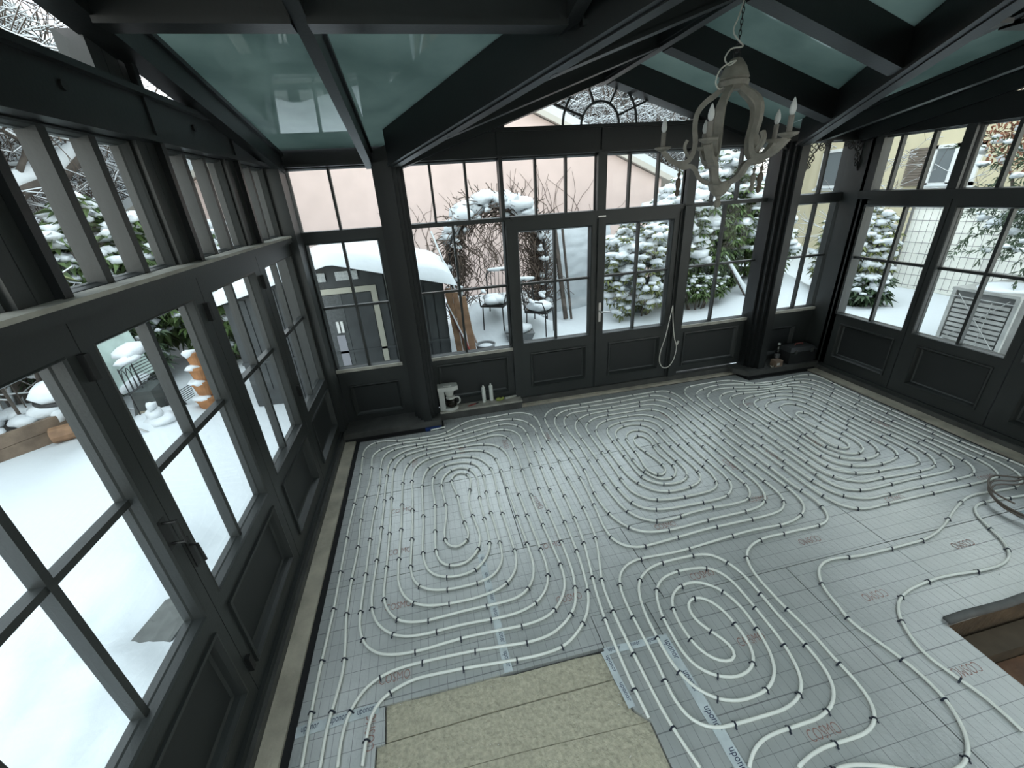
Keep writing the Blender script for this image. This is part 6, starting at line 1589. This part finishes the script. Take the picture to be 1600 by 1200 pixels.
# ---- left garden: evergreens, trunks, raised bed, seat, pots
shrub('bamboo_clump', 'bright evergreen shrub with long drooping leaves behind the upper left lights', (-5.2, 8.6, 1.45), (0.95, 1.1, 1.35), 520, M_LEAF, .30, 190, .16, droop=.55)
shrub('bamboo_clump', 'evergreen clump with long leaves nearer the camera, left of the snowy limb', (-5.6, 6.3, 1.75), (0.7, 0.9, 0.65), 240, M_LEAF2, .30, 130, .15, droop=.5)
shrub('dark_evergreen', 'dark evergreen filling the view behind the iron seat', (-5.4, 7.6, 0.7), (0.9, 1.0, 0.8), 420, M_LEAF3, .17, 150, .10)
shrub('snowy_conifer', 'evergreen beside the shed whose leaves show through the left sashes', (-3.9, 8.7, 1.0), (0.8, 0.8, 1.2), 420, M_LEAF, .20, 120, .14, droop=.5)
shrub('snowy_hedge', 'snow-laden hedge lump behind the third upper left light', (-4.5, 10.3, 1.55), (0.9, 0.8, 0.85), 300, M_LEAF2, .16, 220, .15)
shrub('snowy_hedge', 'snow-laden hedge in the background left of the bamboo', (-7.0, 8.0, 1.2), (1.0, 1.4, 1.2), 420, M_LEAF2, .2, 260, .18)
for k, (x, y, dx, dy) in enumerate(((-5.72, 5.95, -.06, .05), (-5.78, 6.22, -.02, .05), (-5.9, 6.5, .03, .1), (-5.98, 6.75, 0, .16), (-6.02, 5.75, -.05, 0), (-5.85, 7.0, .05, .3))):
    t = thing('pale_sapling', ('pale slender trunk rising behind the raised bed, first from the camera', 'pale slender trunk behind the raised bed, second from the camera', 'pale slender trunk behind the raised bed, third from the camera',
              'pale slender trunk behind the raised bed, next to the door stile', 'pale slender trunk at the back of the raised bed', 'pale leaning trunk at the far end of the raised bed')[k], 'tree', (x, y, 0))
    MB().tube([(x, y, -.1), (x + dx, y + dy, .5), (x + 2.2 * dx, y + 2.4 * dy, 1.2), (x + 3 * dx, y + 4 * dy, 2.0)], [.045, .04, .034, .02], 8).build('trunk', M_PALEBARK, t, smooth=True)
    MB().tube([(x + .03, y - .015, .0), (x + dx + .03, y + dy - .02, .5), (x + 2.2 * dx + .025, y + 2.4 * dy - .02, 1.2)], [.02, .022, .015], 6).build('clinging_snow', M_SNOW2, t, smooth=True)
rb = thing('raised_bed', 'raised bed edged with two brown timber boards at the left', 'raised bed', (-5.2, 5.85, -.1))
for z0_, z1_ in ((-.15, .03), (.035, .19)):
    MB().hexa([(-5.55, 5.25, z0_), (-4.92, 6.16, z0_), (-4.97, 6.20, z0_), (-5.60, 5.29, z0_), (-5.55, 5.25, z1_), (-4.92, 6.16, z1_), (-4.97, 6.20, z1_), (-5.60, 5.29, z1_)]).build('edge_board', mat('weathered_brown_board', (0.17, 0.125, 0.09), 0.75, vary=0.3, scale=7, bump=0.2), rb)
MB().prism([(-5.6, 5.3), (-4.98, 6.2), (-5.6, 6.9), (-6.4, 6.2)], -.15, .15).build('soil', mat('dark_wet_soil', (0.05, 0.045, 0.04), 0.9, vary=0.4, scale=9), rb)
lumps([(-5.35, 5.95, .2), (-5.2, 6.1, .24), (-5.6, 6.3, .2), (-5.75, 5.9, .18), (-5.05, 6.08, .15), (-5.9, 6.2, .2), (-5.5, 5.7, .17)], [(.16, .14, .08), (.18, .14, .11), (.25, .2, .1), (.2, .2, .1), (.1, .08, .1), (.3, .25, .1), (.12, .1, .06)], jag=.2).build('bed_snow', M_SNOW2, rb, smooth=True, recalc=False)
t = thing('log', 'cut brown log lying at the end of the raised bed', 'log', (-4.8, 6.0, 0))
MB().tube([(-5.05, 5.85, -.02), (-4.62, 6.02, .0)], .11, 12).build('bole', M_OLDWOOD, t)
# wrought-iron garden seat
t = thing('wire_bench', 'black wire garden seat with arched side panel seen through the second sash', 'bench', (-3.95, 6.3, -.1))
wm = MB()
def wire(a, b, r=.008): wm.tube([a, b], r, 5)
for y in (5.85, 6.12, 6.68):
    wire((-3.98, y, -.1), (-4.0, y + .02, .76))
wire((-3.98, 5.85, .74), (-4.0, 6.12, .78))
wire((-3.98, 5.85, .42), (-3.98, 6.12, .42))
wm.build('frame', M_IRON, t)
wm = MB()
for k in range(3):
    y0_ = 5.85 + .09 * k
    wm.tube([(-3.98, y0_ + .045 + .055 * math.cos(a), .43 + .30 * math.sin(a)) for a in [PI * j / 10 for j in range(11)]], .006, 4)
    wm.tube([(-3.98, y0_ + .045 + .03 * math.cos(a), .03 + .03 * math.sin(a)) for a in [2 * PI * j / 10 for j in range(11)]], .005, 4)
wm.build('arched_side', M_IRON, t)
wm = MB()
for k in range(9):
    wire((-4.0, 6.12, .42 + .042 * k), (-3.95, 6.70, .40 + .042 * k), .006)
wm.build('back_slats', M_IRON, t)
wm = MB()
for k in range(7):
    wire((-3.75, 6.05, .02 + .03 * k), (-3.65, 6.55, .02 + .03 * k), .006)
wm.build('fallen_slats', M_IRON, t)
lumps([(-4.1, 6.4, .84), (-4.0, 6.1, .8)], [(.18, .34, .10), (.1, .2, .05)], jag=.2).build('seat_snow', M_SNOW2, t, smooth=True, recalc=False)
t = thing('kettle_grill', 'grill under a dark cover in front of the iron seat', 'grill', (-3.95, 6.1, -.1))
MB().hexa([(-4.15, 5.95, -.1), (-3.75, 5.9, -.1), (-3.65, 6.35, -.1), (-4.1, 6.4, -.1), (-4.1, 6.05, .36), (-3.85, 6.02, .36), (-3.8, 6.28, .42), (-4.05, 6.3, .42)]).build('cover', mat('dark_grey_sheet', (0.045, 0.052, 0.05), 0.5, vary=0.2, scale=7), t)
MB().box((-4.02, 5.88, -.1), (-3.9, 5.94, .12)).build('wooden_leg', mat('pale_wood', (0.28, 0.25, 0.19), 0.7), t)
t = thing('garden_table', 'round garden table heaped with snow left of the iron seat', 'table', (-4.35, 5.55, -.1))
MB().lathe([(.03, -.02), (.03, .62)], 10, (-4.35, 5.55, 0)).build('pedestal', M_IRON, t)
MB().lathe([(.34, .60), (.35, .62), (.34, .64)], 22, (-4.35, 5.55, 0)).build('table_top', M_IRON, t)
lumps([(-4.35, 5.55, .72), (-4.25, 5.5, .76)], [(.34, .33, .16), (.2, .2, .13)], jag=.12).build('table_snow', M_SNOW2, t, smooth=True, recalc=False)
t = thing('snowy_stump', 'knob of snow on a short stump in front of the iron seat', 'stump', (-3.75, 5.75, 0))
MB().tube([(-3.75, 5.75, -.15), (-3.75, 5.75, .14)], .035, 8).build('stem', M_BARK, t)
lumps([(-3.75, 5.75, .25), (-3.76, 5.77, .12), (-3.72, 5.78, .02), (-3.9, 5.7, -.03)], [(.06, .06, .06), (.09, .09, .1), (.17, .16, .09), (.2, .14, .06)], jag=.2).build('snow_knob', M_SNOW2, t, smooth=True, recalc=False)
o = MB().tube([(-4.08, 5.45, .32), (-3.72, 5.55, -.08)], .012, 7).build('metal_rod', M_CHROME)
tag(o, 'bright metal rod slanting into the snow below the iron seat', 'rod')
t = thing('glass_sheet', 'greenish glass sheet with snow leaning behind the iron seat', 'sheet', (-4.4, 6.7, 0))
MB().hexa([(-4.45, 6.3, .3), (-4.35, 7.1, .3), (-4.36, 7.1, .3), (-4.46, 6.3, .3), (-4.6, 6.3, 1.2), (-4.5, 7.1, 1.2), (-4.51, 7.1, 1.2), (-4.61, 6.3, 1.2)]).build('pane', mat('frosted_green_glass', (0.42, 0.52, 0.48), 0.3, vary=0.2, scale=4), t)
lumps([(-4.5, 6.7, 1.2), (-4.42, 6.7, .3)], [(.07, .38, .06), (.12, .4, .08)], jag=.2).build('clinging_snow', M_SNOW2, t, smooth=True, recalc=False)
for k, (zz, rr) in enumerate(((-.12, .14), (.12, .13), (.34, .12), (.55, .11))):
    t = thing('terracotta_pot', ('lowest terracotta pot of the stack at the shed corner', 'second terracotta pot of the stack at the shed corner', 'third terracotta pot of the stack at the shed corner', 'topmost snow-capped terracotta pot of the stack at the shed corner')[k], 'pot', (-3.35, 6.25, zz), group='terracotta pots stacked by the shed')
    MB().lathe([(rr * .7, 0), (rr * .95, .18), (rr * 1.08, .185), (rr * 1.08, .225), (rr * .9, .225)], 18, (-3.35 + .02 * k, 6.25, zz)).build('bowl', mat('terracotta', (0.33, 0.15, 0.06), 0.7, vary=0.25, scale=9), t)
    lumps([(-3.38 + .02 * k, 6.2, zz + .22)], [(rr * .9, rr * .8, .05)], jag=.2).build('pot_snow', M_SNOW2, t, smooth=True, recalc=False)

# ---- right garden: metal unit, fence, yellow house, trees
hp = thing('heat_pump', 'metal heat pump unit with louvred face and snow on top, outside the right wall', 'heat pump', (8.4, 4.42, -.1))
M_GALV = mat('grey_galvanised', (0.36, 0.36, 0.34), 0.45, metal=0.3, vary=0.15, scale=7)
M_GALVD = mat('dark_galvanised', (0.13, 0.13, 0.125), 0.5, metal=0.3, vary=0.25, scale=5)
MB().box((7.93, 4.06, -.15), (9.0, 4.82, .78)).build('casing', M_GALVD, hp)
MB().box((7.90, 4.04, .76), (9.03, 4.84, .80)).build('top_panel', M_GALV, hp)
for y in (4.05, 4.80):
    MB().box((7.895, y - .025, -.15), (7.935, y + .025, .77)).build('corner_strip', M_GALV, hp)
for k in range(9):
    z = 0.0 + .072 * k
    MB().hexa([(7.925, 4.10, z), (7.925, 4.76, z), (7.905, 4.76, z + .01), (7.905, 4.10, z + .01), (7.925, 4.10, z + .05), (7.925, 4.76, z + .05), (7.915, 4.76, z + .056), (7.915, 4.10, z + .056)]).build('louvre', M_GALV, hp)
wm = MB()
for a, b in (((7.88, 4.1, .02), (7.88, 4.72, .72)), ((7.88, 4.72, .02), (7.88, 4.12, .72)), ((7.88, 4.05, .68), (7.88, 4.82, .68)), ((7.88, 4.3, .0), (7.88, 4.3, .66))):
    wire(a, b, .006)
wm.build('wire_guard', M_GALV, hp)
MB().box((8.55, 4.045, .3), (8.75, 4.058, .52)).build('data_plate', mat('aged_plate', (0.30, 0.25, 0.17), 0.6, vary=0.3, scale=20), hp)
lumps([(8.45, 4.45, .80)], [(.52, .36, .025)], jag=.08).build('top_snow', M_SNOW2, hp, smooth=True, recalc=False)
lumps([(7.8, 4.72, -.05), (7.85, 4.5, -.06)], [(.16, .14, .08), (.14, .16, .07)], jag=.3).build('drift', M_SNOW2, hp, smooth=True, recalc=False)
# fence
M_TARP = mat('white_fence_sheet', (0.88, 0.87, 0.80), 0.7, vary=0.06, scale=2)
M_WIRE = mat('grey_fence_wire', (0.16, 0.16, 0.16), 0.5, metal=0.4)
fn = thing('mesh_fence', 'wire mesh fence backed with white sheeting beyond the metal unit', 'fence', (11.2, 6.0, -.1))
P0, P1 = Vector((10.98, 8.0, 0)), Vector((11.9, 1.6, 0))
nseg = 4
for k in range(nseg + 1):
    p = P0.lerp(P1, k / nseg)
    MB().tube([(p.x, p.y, -.15), (p.x, p.y, 1.95)], .025, 8).build('fence_post', M_WIRE, fn)
for k in range(nseg):
    a, b = P0.lerp(P1, k / nseg), P0.lerp(P1, (k + 1) / nseg)
    m = MB()
    for j in range(13):
        p = a.lerp(b, j / 13)
        m.tube([(p.x, p.y, -.05), (p.x, p.y, 1.9)], .0045, 4, cap=False)
    for j in range(9):
        z = .0 + .235 * j
        m.tube([(a.x, a.y, z), (b.x, b.y, z)], .006, 4, cap=False)
    m.build('wire_mesh', M_WIRE, fn)
    s_ = MB()
    for j in range(9):
        for i in range(15):
            p = a.lerp(b, i / 14)
            s_.v.append((p.x + .05 + .015 * math.sin(i * 1.9 + k), p.y, -.1 + 1.95 * j / 8))
    for j in range(8):
        for i in range(14):
            q = j * 15 + i
            s_.f.append((q, q + 1, q + 16, q + 15))
    s_.build('sheeting', M_TARP, fn, smooth=True)
# yellow house
M_YEL = mat('cream_yellow_render', (0.62, 0.555, 0.385), 0.85, vary=0.05, scale=2)
M_WFRAME = mat('white_window_frame', (0.78, 0.79, 0.78), 0.5)
M_DGLASS = mat('dim_house_glass', (0.17, 0.19, 0.20), 0.1, spec=0.8)
yh = thing('yellow_house', 'cream-yellow house with white windows and a brown shutter beyond the fence', 'house', (14.2, 10, -.2))
MB().box((14.2, -2.0, -.6), (20, 15.5, 7.0)).build('walls', M_YEL, yh)
MB().box((13.7, -2.4, 7.0), (20.4, 15.9, 7.15)).build('roof_edge', M_WFRAME, yh)
for (y0_, y1_, z0_, z1_) in ((12.15, 13.75, 2.0, 3.2), (9.1, 10.25, 1.98, 3.0)):
    wf_ = MB()
    for a, b, c_, d_ in ((y0_, y1_, z0_, z0_ + .09), (y0_, y1_, z1_ - .09, z1_), (y0_, y0_ + .09, z0_, z1_), (y1_ - .09, y1_, z0_, z1_), ((y0_ + y1_) / 2 - .06, (y0_ + y1_) / 2 + .06, z0_, z1_)):
        wf_.box((14.14, a, c_), (14.2, b, d_))
    w_ = wf_.build('window', M_WFRAME, yh)
    MB().box((14.17, y0_ + .05, z0_ + .05), (14.195, y1_ - .05, z1_ - .05)).build('pane', M_DGLASS, w_)
    MB().box((14.08, y0_ - .08, z0_ - .07), (14.2, y1_ + .08, z0_)).build('window_ledge', M_WFRAME, w_)
    lumps([(14.05, (y0_ + y1_) / 2, z0_ + .02)], [(.07, (y1_ - y0_) / 2, .04)], jag=.1).build('ledge_snow', M_SNOW2, w_, smooth=True, recalc=False)
sb_ = MB()
for k in range(14):
    sb_.box((14.12, 10.35, 2.0 + .07 * k), (14.18, 10.85, 2.06 + .07 * k))
sb_.build('shutter', mat('brown_shutter', (0.17, 0.14, 0.115), 0.7), yh)
bare_tree('young_tree', 'slim bare young tree against the yellow wall', (12.6, 9.55, -.1), 1.9, .03, 4, 3, spread=.38, snow_scale=.3)
# brown-leaved tree under snow
bt = thing('brown_leaved_tree', 'tree still holding brown leaves under snow beyond the fence', 'tree', (11.6, 6.5, -.1))
lim = grow((11.9, 6.0, -.1), (0, .05, 1), 2.6, .10, 4, 6, .85, 0, 3)
limbs_to_meshes(lim, bt, M_BARK, M_TWIG, snow_scale=.8)
n = 5200
d = rng.normal(0, 1, (n, 3))
d /= np.linalg.norm(d, axis=1)[:, None]
P = np.array([12.1, 5.9, 3.1]) + d * rng.uniform(.35, 1, (n, 1)) * np.array([1.0, 2.1, 1.05])
v, f = leaf_mesh(P, rng.normal(0, 1, (n, 3)) - np.array([0, 0, .6]), rng.uniform(.07, .13, n), rng.uniform(.04, .06, n))
o = np_obj('brown_foliage', v, f, M_BROWNLEAF, bt)
o['kind'] = 'stuff'
w = rng.choice(n, 230, replace=False)
o = lumps(P[w] + np.array([0, 0, .03]), rng.uniform(.05, .15, 230), flat=.5).build('clinging_snow', M_SNOW2, bt, smooth=True, recalc=False)
o['kind'] = 'stuff'
# drooping evergreen bough in front of the fence
eb = thing('yew_bush', 'yew with drooping snowy boughs between the fence and the metal unit', 'shrub', (9.6, 4.3, -.1))
lim = []
for k in range(26):
    a = rng.uniform(PI * .35, PI * 1.15)
    lim += grow((9.7, 4.2, rng.uniform(1.5, 2.3)), (math.cos(a), math.sin(a), .25), rng.uniform(.9, 1.5), .018, 1, 6, .5, .07, 4)
st = MB()
st.tube([(9.7, 4.2, -.15), (9.7, 4.2, 2.3)], [.07, .04], 8)
st.build('trunk', M_BARK, eb)
pos, ax = [], []
for pts, rs_, dp in lim:
    for q in range(len(pts) - 1):
        for j in range(9):
            u = rng.random()
            pos.append(pts[q] * (1 - u) + pts[q + 1] * u)
            ax.append((pts[q + 1] - pts[q]) * 2 + rng.normal(0, .25, 3))
v, f = leaf_mesh(np.array(pos), np.array(ax), rng.uniform(.07, .13, len(pos)), rng.uniform(.018, .03, len(pos)))
o = np_obj('needles', v, f, M_LEAF3, eb)
o['kind'] = 'stuff'
pp = np.array(pos)
w = rng.choice(len(pp), 170, replace=False)
o = lumps(pp[w] + np.array([0, 0, .035]), rng.uniform(.035, .10, 170), flat=.5).build('clinging_snow', M_SNOW2, eb, smooth=True, recalc=False)
o['kind'] = 'stuff'
